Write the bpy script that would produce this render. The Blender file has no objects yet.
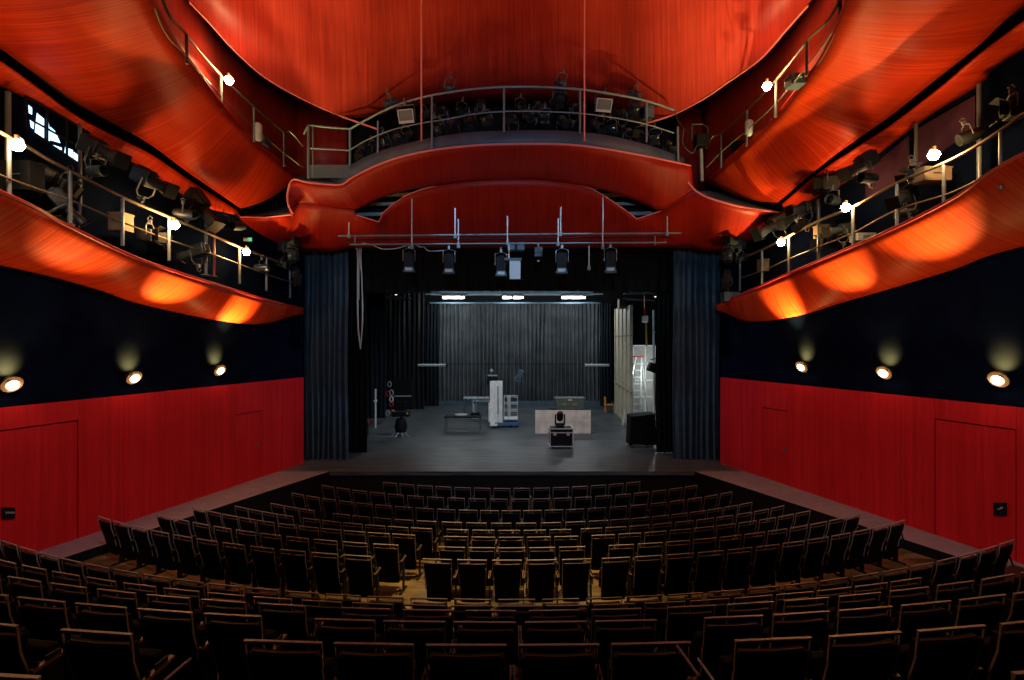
import bpy, math, random
from mathutils import Vector, Matrix
random.seed(7)
PI = math.pi
SC = bpy.context.scene
COL = SC.collection
F = 500.0; EYE = 5.0
CX, CY = 512.0, 340.0

def P(x, y, d):
    return Vector(((x-CX)/F*d, d, EYE-(y-CY)/F*d))
def wallx(d):                       # distance of the side walls from the axis
    return 6.98+.32*(16.7-d)

# ------------------------------------------------------------------ materials
MATS = {}
def nt(name):
    m = bpy.data.materials.new(name); m.use_nodes = True
    MATS[name] = m
    n = m.node_tree
    return m, n, n.nodes['Principled BSDF']
def mat(name, col, rough=.5, metal=0., spec=.5, noise=0., nscale=8., bump=0.):
    m, n, b = nt(name)
    b.inputs['Base Color'].default_value = (*col, 1)
    b.inputs['Roughness'].default_value = rough
    b.inputs['Metallic'].default_value = metal
    b.inputs['Specular IOR Level'].default_value = spec
    if noise or bump:
        tc = n.nodes.new('ShaderNodeTexCoord'); t = n.nodes.new('ShaderNodeTexNoise')
        t.inputs['Scale'].default_value = nscale; t.inputs['Detail'].default_value = 5
        n.links.new(tc.outputs['Object'], t.inputs['Vector'])
        if noise:
            r = n.nodes.new('ShaderNodeValToRGB')
            r.color_ramp.elements[0].position = .3; r.color_ramp.elements[1].position = .7
            r.color_ramp.elements[0].color = (*[c*(1-noise) for c in col], 1)
            r.color_ramp.elements[1].color = (*[min(1, c*(1+noise)) for c in col], 1)
            n.links.new(t.outputs['Fac'], r.inputs['Fac']); n.links.new(r.outputs['Color'], b.inputs['Base Color'])
        if bump:
            bp = n.nodes.new('ShaderNodeBump'); bp.inputs['Strength'].default_value = bump
            n.links.new(t.outputs['Fac'], bp.inputs['Height']); n.links.new(bp.outputs['Normal'], b.inputs['Normal'])
    return m
def wood(name, c1, c2, rough=.38, sc=(14, 1.0), coord='UV', spec=.5, bump=.04):
    """grain that runs along the second UV axis, plus soft wide patches"""
    m, n, b = nt(name)
    tc = n.nodes.new('ShaderNodeTexCoord'); mp = n.nodes.new('ShaderNodeMapping')
    mp.inputs['Scale'].default_value = (sc[0], sc[1], 1 if coord == 'UV' else (sc[0] if 'gallery' in name else sc[1]))
    n.links.new(tc.outputs[coord], mp.inputs['Vector'])
    t = n.nodes.new('ShaderNodeTexNoise'); t.inputs['Scale'].default_value = 1; t.inputs['Detail'].default_value = 8
    t.inputs['Roughness'].default_value = .65; t.inputs['Distortion'].default_value = .3
    n.links.new(mp.outputs[0], t.inputs['Vector'])
    t2 = n.nodes.new('ShaderNodeTexNoise'); t2.inputs['Scale'].default_value = .9; t2.inputs['Detail'].default_value = 2
    n.links.new(tc.outputs[coord], t2.inputs['Vector'])
    mx = n.nodes.new('ShaderNodeMath'); mx.operation = 'MULTIPLY_ADD'; mx.inputs[1].default_value = .3
    n.links.new(t2.outputs['Fac'], mx.inputs[0]); n.links.new(t.outputs['Fac'], mx.inputs[2])
    r = n.nodes.new('ShaderNodeValToRGB')
    r.color_ramp.elements[0].position = .48; r.color_ramp.elements[1].position = .82
    r.color_ramp.elements[0].color = (*c1, 1); r.color_ramp.elements[1].color = (*c2, 1)
    n.links.new(mx.outputs[0], r.inputs['Fac']); n.links.new(r.outputs['Color'], b.inputs['Base Color'])
    b.inputs['Roughness'].default_value = rough
    b.inputs['Specular IOR Level'].default_value = spec
    bp = n.nodes.new('ShaderNodeBump'); bp.inputs['Strength'].default_value = bump; bp.inputs['Distance'].default_value = .02
    n.links.new(t.outputs['Fac'], bp.inputs['Height']); n.links.new(bp.outputs['Normal'], b.inputs['Normal'])
    return m
def emit(name, col, s):
    m, n, b = nt(name)
    b.inputs['Base Color'].default_value = (0, 0, 0, 1)
    b.inputs['Emission Color'].default_value = (*col, 1); b.inputs['Emission Strength'].default_value = s
    return m

RED = wood('red_veneer', (.22, .006, .003), (.42, .018, .005), rough=.42, sc=(26, .40), spec=.22, bump=.02)
REDG = wood('red_gallery_veneer', (.33, .014, .003), (.62, .056, .009), rough=.42, sc=(.3, 34), coord='Object', spec=.12, bump=.02)
REDC = wood('red_ceiling_veneer', (.32, .020, .016), (.56, .050, .036), rough=.42, sc=(24, .35), spec=.35, bump=.02)
REDW = wood('red_wall_panel', (.56, .007, .012), (.76, .017, .025), rough=.5, sc=(9, .2), spec=.25)
REVEAL = mat('dark_red_reveal', (.12, .003, .004), .7)
LIP = mat('lit_rose_edge', (.78, .20, .20), .5)  # rose tone holds the cool light caught by canopy edges; rods share it
BRST = mat('blue_grey_steel', (.15, .21, .26), .45, metal=.2)
FIXB = mat('fixture_enamel', (.022, .028, .034), .42, spec=.45)
FLD = mat('flood_glass', (.10, .115, .13), .3)
FIXM = mat('dark_fixture_steel', (.10, .115, .13), .5, metal=.2, spec=.3)
DRAPE = mat('black_blue_drape', (.012, .017, .024), .75, spec=.1)
NAVY = mat('navy_plaster', (.0028, .0055, .016), .65, noise=.25, nscale=2, spec=.0)
BLACK = mat('matt_black', (.006, .006, .007), .7, spec=.2)
BLKMET = mat('black_metal', (.009, .010, .012), .55, metal=.0, spec=.14)
STEEL = mat('grey_steel', (.13, .16, .19), .45, metal=.3)
GALV = mat('galvanised', (.34, .38, .42), .45, metal=.3)
FASCIA = mat('slate_fascia', (.05, .085, .12), .5, noise=.2, nscale=3)
STAGEM = wood('stage_boards', (.028, .033, .038), (.115, .13, .145), rough=.45, sc=(.6, 8), coord='Object', spec=.4)
LEDGEM = mat('ledge_paint', (.24, .20, .24), .55, noise=.15, nscale=4)
FLOORM = wood('auditorium_parquet', (.04, .026, .011), (.24, .16, .065), rough=.4, sc=(.9, 6), coord='Object')
TIERM = mat('dark_tier', (.025, .009, .007), .6, noise=.3, nscale=5)
CURT = mat('blue_curtain', (.050, .074, .100), .7, noise=.2, nscale=3, spec=.2)
BACKC = mat('grey_back_curtain', (.088, .096, .106), .7, noise=.25, nscale=1.2, spec=.2)
UPH = mat('black_upholstery', (.004, .004, .004), .8, spec=.12)
SFRAME = mat('seat_frame_lacquer', (.33, .27, .24), .4, spec=.5)
ARMW = mat('armrest_wood', (.17, .09, .06), .45)
WHITE = mat('white_paint', (.82, .84, .82), .55, noise=.12, nscale=6)
FLATW = mat('flat_canvas', (.40, .41, .38), .6, noise=.2, nscale=5)
BEIGE = mat('beige_flat', (.46, .41, .30), .6, noise=.2, nscale=4)
PLY = mat('pink_plywood', (.76, .68, .59), .6, noise=.22, nscale=3)
ALU = mat('aluminium', (.62, .66, .68), .35, metal=.4)
OLIVE = mat('olive_trunk_shell', (.10, .13, .11), .5, noise=.2, nscale=6)
BLUE = mat('blue_paint', (.06, .14, .30), .45)
ORANGE = mat('orange_wood', (.62, .25, .05), .5)
YEL = mat('yellow_paint', (.30, .19, .03), .5)
REDP = mat('red_plastic', (.55, .02, .02), .4)
PALE = mat('pale_diffuser', (.36, .42, .46), .4)
BRONZE = mat('bronze_shade', (.16, .08, .035), .35, metal=.6)
CARD = mat('cardboard', (.22, .15, .09), .7)
BULB = emit('bulb_glow', (1, .86, .55), 60)
LAMPG = emit('wall_lamp_glow', (1, .80, .48), 14)
TUBE = emit('fluorescent_tube', (.88, 1, .95), 26)
DAY = emit('daylight_pane', (.62, .88, 1), 2.0)
GREEN = emit('exit_green', (.15, .8, .45), .8)
LED = emit('small_indicator', (1, .9, .75), 1.5)
LENS = mat('lens_glass', (.03, .035, .04), .12, spec=.6)

# ------------------------------------------------------------------ mesh helpers
class MB:
    def __init__(s): s.v = []; s.f = []; s.uv = {}
    def add(s, vs, fs):
        o = len(s.v); s.v += [Vector(v) for v in vs]; s.f += [tuple(o+i for i in f) for f in fs]
        return s
    def box(s, c, d, rz=0., rx=0., ry=0., taper=1.):
        c = Vector(c); R = Matrix.Rotation(rz, 3, 'Z') @ Matrix.Rotation(rx, 3, 'X') @ Matrix.Rotation(ry, 3, 'Y')
        vs = []
        for z in (-.5, .5):
            k = taper if z > 0 else 1.
            for x, y in ((-.5, -.5), (.5, -.5), (.5, .5), (-.5, .5)):
                vs.append(c + R @ Vector((x*d[0]*k, y*d[1]*k, z*d[2])))
        return s.add(vs, [(3, 2, 1, 0), (4, 5, 6, 7), (0, 1, 5, 4), (1, 2, 6, 5), (2, 3, 7, 6), (3, 0, 4, 7)])
    def span(s, a, b):
        a = Vector(a); b = Vector(b)
        return s.box((a+b)/2, [abs(q) for q in (b-a)])
    def tube(s, pts, r, n=8, closed=False, r2=None):
        pts = [Vector(p) for p in pts]; m = len(pts); o = len(s.v)
        for i, p in enumerate(pts):
            if closed: t = pts[(i+1) % m]-pts[i-1]
            else: t = pts[min(i+1, m-1)]-pts[max(i-1, 0)]
            t.normalize()
            up = Vector((0, 0, 1)) if abs(t.z) < .9 else Vector((0, 1, 0))
            a = t.cross(up).normalized(); b = a.cross(t)
            rr = r if r2 is None else r+(r2-r)*i/max(1, m-1)
            for k in range(n):
                w = 2*PI*(k+.5)/n
                s.v.append(p+a*math.cos(w)*rr+b*math.sin(w)*rr)
        L = m if closed else m-1
        for i in range(L):
            j = (i+1) % m
            for k in range(n):
                s.f.append((o+i*n+k, o+i*n+(k+1) % n, o+j*n+(k+1) % n, o+j*n+k))
        if not closed:
            s.f.append(tuple(o+k for k in range(n))[::-1]); s.f.append(tuple(o+(m-1)*n+k for k in range(n)))
        return s
    def lathe(s, prof, c=(0, 0, 0), axis=(0, 0, 1), n=20):
        c = Vector(c); q = Vector((0, 0, 1)).rotation_difference(Vector(axis)); o = len(s.v); m = len(prof)
        for r, z in prof:
            for k in range(n):
                w = 2*PI*k/n
                s.v.append(c + q @ Vector((r*math.cos(w), r*math.sin(w), z)))
        for i in range(m-1):
            for k in range(n):
                s.f.append((o+i*n+k, o+i*n+(k+1) % n, o+(i+1)*n+(k+1) % n, o+(i+1)*n+k))
        if prof[0][0] > 0: s.f.append(tuple(o+k for k in range(n))[::-1])
        if prof[-1][0] > 0: s.f.append(tuple(o+(m-1)*n+k for k in range(n)))
        return s
    def grid(s, rows):
        """rows of points; UV in metres: u along a row, v across the rows"""
        o = len(s.v); n = len(rows[0]); m = len(rows)
        mid = rows[m//2]; us = [0.]
        for a, b in zip(mid, mid[1:]): us.append(us[-1]+(b-a).length)
        vs = [0.]
        for a, b in zip(rows, rows[1:]): vs.append(vs[-1]+(b[n//2]-a[n//2]).length)
        for j, r in enumerate(rows):
            for i, p in enumerate(r):
                s.uv[len(s.v)] = (us[i], vs[j]); s.v.append(Vector(p))
        for j in range(m-1):
            for i in range(n-1):
                s.f.append((o+j*n+i, o+j*n+i+1, o+(j+1)*n+i+1, o+(j+1)*n+i))
        return s
    def build(s, name, m, parent=None, smooth=False, bevel=0., solid=0., off=1.):
        me = bpy.data.meshes.new(name); me.from_pydata([tuple(v) for v in s.v], [], s.f); me.validate()
        if s.uv:
            L = me.uv_layers.new(name='UVMap')
            for lp in me.loops: L.data[lp.index].uv = s.uv.get(lp.vertex_index, (0, 0))
        me.materials.append(m)
        if smooth:
            me.polygons.foreach_set('use_smooth', [True]*len(me.polygons))
        o = bpy.data.objects.new(name, me); COL.objects.link(o)
        if parent is not None: o.parent = parent
        if solid:
            q = o.modifiers.new('Solidify', 'SOLIDIFY'); q.thickness = solid; q.offset = off
        if bevel:
            q = o.modifiers.new('Bevel', 'BEVEL'); q.width = bevel; q.segments = 2; q.limit_method = 'ANGLE'
        if smooth and not solid:
            q = o.modifiers.new('Split', 'EDGE_SPLIT'); q.split_angle = math.radians(45)
        return o
def tag(o, label=None, cat=None, group=None, kind=None):
    if label: o['label'] = label
    if cat: o['category'] = cat
    if group: o['group'] = group
    if kind: o['kind'] = kind
    return o
def empty(name, loc=(0, 0, 0), rot=(0, 0, 0), **k):
    o = bpy.data.objects.new(name, None); COL.objects.link(o); o.location = loc; o.rotation_euler = rot
    o.empty_display_size = .2
    return tag(o, **k)
def struct(o): o['kind'] = 'structure'; return o
KIDS = {}
def copy_tree(root, loc, rot=(0, 0, 0), sc=1., **k):
    c = root.copy(); COL.objects.link(c); c.location = loc; c.rotation_euler = rot; c.scale = (sc,)*3
    def rec(a, b):
        for ch in a.children:
            d = ch.copy(); COL.objects.link(d); d.parent = b
            rec(ch, d)
    rec(root, c)
    return tag(c, **k)
class Proto:
    """first placement moves the prototype itself, later ones copy it with its parts"""
    def __init__(s, make): s.make = make; s.root = None; s.kids = None
    def place(s, loc, rot=(0, 0, 0), sc=1., **k):
        if s.root is None:
            s.root = s.make(); r = s.root
            r.location = loc; r.rotation_euler = rot; r.scale = (sc,)*3
            return tag(r, **k)
        return copy_tree(s.root, loc, rot, sc, **k)
def resample(pts, n):
    pts = [Vector(p) for p in pts]
    # centripetal-ish Catmull-Rom through the points, then equal steps
    d = []
    for i in range(len(pts)-1):
        p0 = pts[max(i-1, 0)]; p1 = pts[i]; p2 = pts[i+1]; p3 = pts[min(i+2, len(pts)-1)]
        if i == 0: p0 = p1*2-p2
        if i+2 > len(pts)-1: p3 = p2*2-p1
        for k in range(12):
            t = k/12
            d.append(.5*((2*p1)+(p2-p0)*t+(2*p0-5*p1+4*p2-p3)*t*t+(3*p1-p0-3*p2+p3)*t**3))
    d.append(pts[-1])
    L = [0.]
    for a, b in zip(d, d[1:]): L.append(L[-1]+(b-a).length)
    out = []; j = 0
    for i in range(n):
        s = L[-1]*i/(n-1)
        while j < len(L)-2 and L[j+1] < s: j += 1
        w = (s-L[j])/max(1e-9, L[j+1]-L[j])
        out.append(d[j].lerp(d[j+1], min(1, max(0, w))))
    return out
def loft(a, b, n=60, m=8, bulge=None):
    A = resample(a, n); B = resample(b, n); rows = []
    for j in range(m+1):
        t = j/m
        r = [p.lerp(q, t) for p, q in zip(A, B)]
        if bulge: r = [p+Vector(bulge)*math.sin(PI*t) for p in r]
        rows.append(r)
    return rows
def light(kind, name, loc, col, power, size=.05, rot=None, spot=None, blend=.5, target=None):
    l = bpy.data.lights.new(name, kind); l.color = col; l.energy = power
    if kind in ('POINT', 'SPOT'): l.shadow_soft_size = size
    if kind == 'SPOT': l.spot_size = math.radians(spot); l.spot_blend = blend
    if kind == 'AREA': l.size = size
    o = bpy.data.objects.new(name, l); COL.objects.link(o); o.location = loc
    if target is not None:
        o.rotation_euler = (Vector(target)-Vector(loc)).to_track_quat('-Z', 'Y').to_euler()
    return o

# ------------------------------------------------------------------ room shell
D0, D1 = -4.0, 16.7
STAGE_Z = .9; PANEL_TOP = 3.76
sides = (('left', -1), ('right', 1))
def wpt(s, d, z, inset=0.):
    return Vector((s*(wallx(d)-inset), d, z))
WANG = math.atan(.32)
for nm, s in sides:
    # dark upper wall, wall slab below it and the red panelling standing 4 cm proud
    mb = MB()
    a0, a1 = wpt(s, D0, 0), wpt(s, D1, 0)
    nrm = Vector((s*math.cos(WANG), math.sin(WANG), 0))
    def slab(mb, d0, d1, z0, z1, i0, i1):
        vs = []
        for z in (z0, z1):
            for d, i in ((d0, i0), (d1, i0), (d1, i1), (d0, i1)):
                vs.append(wpt(s, d, z, 0)-nrm*i)
        return mb.add(vs, [(3, 2, 1, 0), (4, 5, 6, 7), (0, 1, 5, 4), (1, 2, 6, 5), (2, 3, 7, 6), (3, 0, 4, 7)])
    slab(mb, D0, D1, -.2, 18, 0, -.3)
    w = struct(mb.build('wall_'+nm, NAVY))
    # panelling boards with fine joints, one mesh
    mb = MB(); z0 = STAGE_Z-.02
    d = 3.0; k = 0
    doors = {'left': [(9.05, 10.35, 2.45), (14.05, 15.0, 2.0)], 'right': [(9.25, 10.55, 2.45), (14.1, 15.0, 2.1)]}[nm]
    cuts = [3.0, 5.2, 7.4]
    for dd in doors: cuts += [dd[0], dd[1]]
    cuts += [11.2, 16.68]; cuts = sorted(cuts)
    for c0, c1 in zip(cuts, cuts[1:]):
        dh = 0
        for dd in doors:
            if abs(dd[0]-c0) < .01: dh = dd[2]
        slab(mb, c0+.003, c1-.003, z0+(dh+.02 if dh else 0), PANEL_TOP, .01, .05)
    for i, v in enumerate(mb.v): mb.uv[i] = (v.y, v.z)
    pn = struct(mb.build('wall_%s_panelling' % nm, REDW))
    for di, (a, b, h) in enumerate(doors):
        dr = empty('door_%d' % (di+1+(2 if s > 0 else 0)), wpt(s, (a+b)/2, z0), (0, 0, 0)); struct(dr)
        m2 = MB(); slab(m2, a+.018, b-.018, z0, z0+h-.008, .012, .04)
        for i, v in enumerate(m2.v): m2.uv[i] = (v.y+3, v.z)
        m2.v = [v-dr.location for v in m2.v]
        m2.build('door_panel', REDW, dr)
        m2 = MB()       # dark reveal behind the leaf edges
        slab(m2, a+.008, b-.008, z0, z0+h+.012, .002, .012)
        m2.v = [v-dr.location for v in m2.v]; m2.build('reveal', REVEAL, dr)
        if b > 13:
            hp = wpt(s, 14.2 if s > 0 else 14.85, z0+1.0)-nrm*.04-dr.location
            m3 = MB(); m3.tube([hp, hp-nrm*.06], .014); m3.tube([hp-nrm*.06, hp-nrm*.06+Vector((0, -.12 if s < 0 else .12, 0))], .012)
            m3.box(hp-nrm*.005, (.02, .05, .16)); m3.build('handle', STEEL, dr)
for nm, s in sides:
    # raised ledge beside the seats at stage height
    pts = []
    oe = lambda d: 5.7+.444*(15.6-d)
    mb = MB(); ds = [7.6, 9.76, 12, 14, 15.6]
    top = [[Vector((s*oe(d), d, STAGE_Z)) for d in ds], [Vector((s*(wallx(d)+.1), d, STAGE_Z)) for d in ds]]
    bot = [[Vector((s*oe(d), d, -.05)) for d in ds], [Vector((s*(wallx(d)+.1), d, -.05)) for d in ds]]
    mb.grid(top)
    struct(mb.build('trim_%d' % (1 if s < 0 else 2), LEDGEM))
    mb = MB(); mb.grid([[Vector((s*oe(d), d, STAGE_Z-.002)) for d in ds], bot[0]])
    struct(mb.build('wall_ledge_'+nm, BLACK))
# stage floor: apron polygon + deep stage, with a black front
mb = MB()
sp = [(-5.7, 15.6), (5.7, 15.6), (7.33, 15.6), (7.6, 17.2), (9.5, 17.2), (9.5, 33), (-9.5, 33), (-9.5, 17.2), (-7.6, 17.2), (-7.33, 15.6)]
n_ = len(sp)
mb.add([(x, y, STAGE_Z) for x, y in sp]+[(x, y, STAGE_Z-.12) for x, y in sp], [tuple(range(n_))]+[(i, i+n_, (i+1) % n_+n_, (i+1) % n_) for i in range(n_)])
struct(mb.build('floor_stage', STAGEM))
mb = MB(); mb.box((0, 15.72, .38), (11.5, .1, .78)); struct(mb.build('wall_stage_front', BLACK))
# the seating bowl: concentric terraces around a centre on the stage side
CEN = Vector((-.08, 25.0, 0))
ROWS = [  # name, radius, top-drop below the eye, spans in the photograph (px)
 ('front row by the stage', 11.15, 4.10, [(383, 640)]),
 ('second row from the stage', 12.02, 4.13, [(322, 697)]),
 ('third row from the stage', 12.90, 4.17, [(292, 455), (459, 584), (588, 732)]),
 ('fourth row from the stage', 13.76, 4.11, [(271, 314), (333, 436), (442, 585), (589, 752)]),
 ('fifth row from the stage', 14.63, 3.94, [(235, 293), (303, 432), (447, 571), (581, 733), (737, 784)]),
 ('sixth row from the stage', 15.50, 3.74, [(193, 274), (278, 415), (444, 578), (592, 810)]),
 ('seventh row from the stage', 16.37, 3.58, [(157, 398), (439, 585), (609, 860)]),
 ('eighth row from the stage', 17.24, 3.41, [(98, 371), (423, 591), (602, 905)]),
 ('first row behind the cross aisle', 18.82, 3.20, [(-25, 403), (411, 622), (627, 1014)]),
 ('second row behind the cross aisle', 19.65, 2.84, [(-30, 393), (404, 635), (645, 921)]),
 ('third row behind the cross aisle', 20.48, 2.44, [(-30, 305), (342, 641), (668, 1050)]),
 ('fourth row behind the cross aisle', 21.32, 2.07, [(-35, 261), (315, 656), (705, 1055)]),
 ('fifth row behind the cross aisle', 22.17, 1.72, [(-45, 131), (245, 690), (736, 1062)]),
 ('last row at the back', 23.05, 1.36, [(-75, 52), (857, 1110)]),
]
SEAT_H = .88
def theta_of(px, R):
    t = (px-CX)/F; lo, hi = -1.2, 1.2
    for _ in range(50):
        m = (lo+hi)/2
        v = (CEN.x+R*math.sin(m))/(CEN.y-R*math.cos(m))
        if CEN.y-R*math.cos(m) <= 0: v = 9 if m > 0 else -9
        if v < t: lo = m
        else: hi = m
    return (lo+hi)/2
rings = [(9.3, 11.7, 0.), (11.7, 12.45, 0.)]
zs = {}
for i, (nm, R, dr, sp_) in enumerate(ROWS):
    zs[i] = max(0., EYE-dr-SEAT_H)
edges = []
mb = MB(); mt = MB()
def ring(mb, r0, r1, z, zdown):
    n = 44; tops0 = []; tops1 = []
    def lim(r):
        a = 0
        while a < 1.15:
            x = r*math.sin(a); d = CEN.y-r*math.cos(a)
            if x > wallx(d)-.25 or (z < .9 and x > 5.72+.444*(15.6-d)): break
            a += .004
        return a
    a0, a1 = lim(r0), lim(r1)
    A = [Vector((CEN.x+r0*math.sin(a0*(2*k/n-1)), CEN.y-r0*math.cos(a0*(2*k/n-1)), z)) for k in range(n+1)]
    B = [Vector((CEN.x+r1*math.sin(a1*(2*k/n-1)), CEN.y-r1*math.cos(a1*(2*k/n-1)), z)) for k in range(n+1)]
    A0 = [Vector((p.x, p.y, zdown)) for p in A]
    mb.grid([A0, A, B])
ring(mb, 9.35, 13.30, 0, -.1)
prev = 0.
for i in range(4, 8):
    R = ROWS[i][1]
    ring(mb, R-.46, R+(.41 if i < 7 else .55), zs[i], prev); prev = zs[i]
struct(mb.build('floor', FLOORM))
ring(mt, 17.79, 18.36, zs[7]+.1, prev); prev = zs[7]+.1
for i in range(8, 14):
    R = ROWS[i][1]; R2 = ROWS[i+1][1]-.46 if i < 13 else R+.9
    ring(mt, R-.46, R2, zs[i], prev); prev = zs[i]
ring(mt, 23.95, 30.5, 3.35, prev)
struct(mt.build('floor_rear_terraces', TIERM))
# stage house
mb = MB()
mb.box((0, 33.2, 5), (22, .3, 13)); struct(mb.build('wall_stage_back', BLACK))
mb = MB(); mb.box((-9.6, 25, 5), (.3, 16, 13)); struct(mb.build('wall_stage_left', BLACK))
mb = MB(); mb.box((9.6, 25, 5), (.3, 16, 13)); struct(mb.build('wall_stage_right', BLACK))
mb = MB(); mb.box((0, 25, 11.6), (19.4, 16.5, .3)); struct(mb.build('ceiling_stage', BLACK))
mb = MB(); mb.box((0, 17.4, 10.4), (16, .3, 4.6)); mb.box((-8.6, 17.8, 6.4), (2.6, .3, 12.6)); mb.box((8.6, 17.8, 6.4), (2.6, .3, 12.6))
struct(mb.build('wall_proscenium', BLACK))
mb = MB(); mb.box((0, 6, 18.1), (26, 23, .2)); struct(mb.build('ceiling_roof', BLACK))
mb = MB(); mb.box((0, D0-.2, 8.9), (28, .3, 18)); struct(mb.build('wall_rear', BLACK))

# ------------------------------------------------------------------ seats
def make_seat():
    r = empty('theatre_seat')
    prof = [(.15, .07), (.34, .055), (.48, .030), (.60, -.01), (.72, -.045), (.795, -.055)]   # z, y of the rear face
    mb = MB(); rowsr = []; rowsf = []
    for z, y in prof:
        hw = .190+.022*(z-.15)/.645
        rowsr.append([Vector((hw*k/3, y-.018*(1-(k/3)**2), z)) for k in range(-3, 4)])
        rowsf.append([Vector((hw*k/3, y+.06-.02*(1-(k/3)**2), z)) for k in range(-3, 4)])
    o = 0
    mb.grid(rowsr); mb.grid(rowsf[::-1])
    n = 7; m = len(prof)
    def ring_ids(j): return [j*n+k for k in range(n)], [(m-1-j)*n+k+n*m for k in range(n)]
    for j in range(m-1):
        a0, b0 = ring_ids(j); a1, b1 = ring_ids(j+1)
        mb.f.append((a0[0], a1[0], b1[0], b0[0])); mb.f.append((a0[-1], b0[-1], b1[-1], a1[-1]))
    a, b = ring_ids(0); mb.f.append(tuple(a)+tuple(reversed(b)))
    a, b = ring_ids(m-1); mb.f.append(tuple(reversed(a))+tuple(b))
    bk = mb.build('backrest', UPH, r)
    mb = MB(); mb.tube([(-.19, -.040, .800), (0, -.056, .802), (.19, -.040, .800)], .006, 5); mb.build('top_piping', ARMW, bk)
    # flat inverted-U frame around the back
    mb = MB()
    path = [(-.205, .05, .34), (-.214, .01, .54), (-.222, -.042, .72), (-.226, -.06, .868), (.226, -.06, .868), (.222, -.042, .72), (.214, .01, .54), (.205, .05, .34)]
    for a, b in zip(path, path[1:]):
        a = Vector(a); b = Vector(b)
        if abs(a.z-b.z) < 1e-4: mb.box((a+b)/2, (.458, .020, .015))
        else:
            d = (b-a); rx = -math.atan2(d.y, d.z) if d.z > 0 else -math.atan2(-d.y, -d.z)
            mb.box((a+b)/2, (.009, .013, d.length+.010), rx=rx)
    mb.build('back_frame', SFRAME, r)
    mb = MB(); mb.box((0, .20, .45), (.40, .09, .32), rx=.10, taper=.94)
    mb.build('seat_cushion', UPH, r, bevel=.02)
    mb = MB(); mb.box((.262, .10, .57), (.035, .22, .020), rx=.06); mb.build('armrest', ARMW, r)
    mb = MB(); mb.box((.262, .12, .31), (.014, .09, .60)); mb.box((.262, .10, .012), (.05, .30, .022))
    mb.box((.262, .0, .53), (.012, .022, .16), rx=-.35); mb.tube([(.2, .12, .36), (.262, .12, .36)], .012, 6)
    mb.build('leg', BLKMET, r)
    return r
seat = Proto(make_seat)
ORD = ['first', 'second', 'third', 'fourth', 'fifth', 'sixth', 'seventh', 'eighth', 'ninth', 'tenth', 'eleventh', 'twelfth', 'thirteenth', 'fourteenth', 'fifteenth', 'sixteenth', 'seventeenth', 'eighteenth', 'nineteenth', 'twentieth']
ORD += ['twenty-'+w for w in ORD[:9]]+['thirtieth']+['thirty-'+w for w in ORD[:9]]+['fortieth']
nseat = 0
for i, (nm, R, dr, spans) in enumerate(ROWS):
    cnt = 0
    for (xa, xb) in spans:
        ta, tb = theta_of(xa, R), theta_of(xb, R)
        half = .225/R
        L = (tb-ta)*R; n = max(1, round((L+.09)/.545))
        if n > 1: st = (tb-ta-2*half)/(n-1)
        for k in range(n):
            th = ta+half+(st*k if n > 1 else (tb-ta)/2-half)
            x = CEN.x+R*math.sin(th); d = CEN.y-R*math.cos(th); hx = x-.06*math.sin(th); hd_ = d+.06*math.cos(th)
            zt = zs[i]+SEAT_H
            px = CX+F*x/d; py = CY-F*(zt-EYE)/d; hwp = .24/d*F
            if px+hwp < 1 or px-hwp > 1023 or py > 678: continue
            jit = random.uniform(-.012, .012)
            seat.place((hx, hd_, zs[i]), (0, 0, th+jit), label='black theatre seat, %s from left, %s' % (ORD[cnt], nm),
                       cat='seat', group='theatre seats in the '+nm)
            cnt += 1; nseat += 1
print('SEATS', nseat)

# ------------------------------------------------------------------ central canopy and portal header
lip_px = [(293, 214.5, 14.3), (288.5, 205, 14.35), (288, 193, 14.4), (293, 180.5, 14.4), (310, 183.5, 14.35), (340, 185.5, 14.2), (352, 178.5, 14.0), (375, 167, 13.6),
          (400, 158, 13.2), (432, 151, 12.85), (470, 146.5, 12.6), (500, 145, 12.5), (540, 144.5, 12.5), (576, 146, 12.65), (610, 150.5, 12.95), (640, 156, 13.3), (665, 161, 13.7), (690.5, 166.5, 14.1)]
crease_px = [(294, 214.7, 14.5), (293, 208, 14.6), (300, 203, 14.7), (318, 204, 14.8), (335, 207, 14.8), (355, 209, 14.8), (366, 204, 14.7), (385, 196, 14.55), (408, 189.5, 14.4), (432, 185, 14.3),
             (470, 180, 14.2), (500, 178.5, 14.2), (540, 178.5, 14.2), (576, 183.5, 14.3), (605, 190, 14.45), (640, 201, 14.7), (662, 209, 14.8), (694, 189, 14.3)]
def PL(l): return [P(*q) for q in l]
def densify(l, n):
    return resample(PL(l), n)
# canopy (upper hull): built so that both curves share the parameter along the arc
can = empty('acoustic_canopy', P(512, 150, 13), label='red veneered curved canopy sweeping below the lighting bridge', cat='canopy')
def under(o, mb):
    for k in range(len(mb.v)): mb.v[k] = mb.v[k]-o.location
    return mb
def multi(a, b, m, bulge):
    """loft between two point lists of the same length, smoothing along"""
    A = PL(a); B = PL(b)
    def fine(L):
        out = []
        for i in range(len(L)-1):
            p0 = L[max(i-1, 0)]; p1 = L[i]; p2 = L[i+1]; p3 = L[min(i+2, len(L)-1)]
            for k in range(5):
                t = k/5
                out.append(.5*((2*p1)+(p2-p0)*t+(2*p0-5*p1+4*p2-p3)*t*t+(3*p1-p0-3*p2+p3)*t**3))
        out.append(L[-1]); return out
    A, B = fine(A), fine(B); rows = []
    for j in range(m+1):
        t = j/m
        rows.append([p.lerp(q, t)+Vector(bulge)*math.sin(PI*t) for p, q in zip(A, B)])
    return rows, A, B
rows, LA, LB = multi(lip_px, crease_px, 8, (0, 0, -.10))
under(can, MB().grid(rows)).build('canopy_shell', RED, can, smooth=True, solid=.05, off=0)
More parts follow.
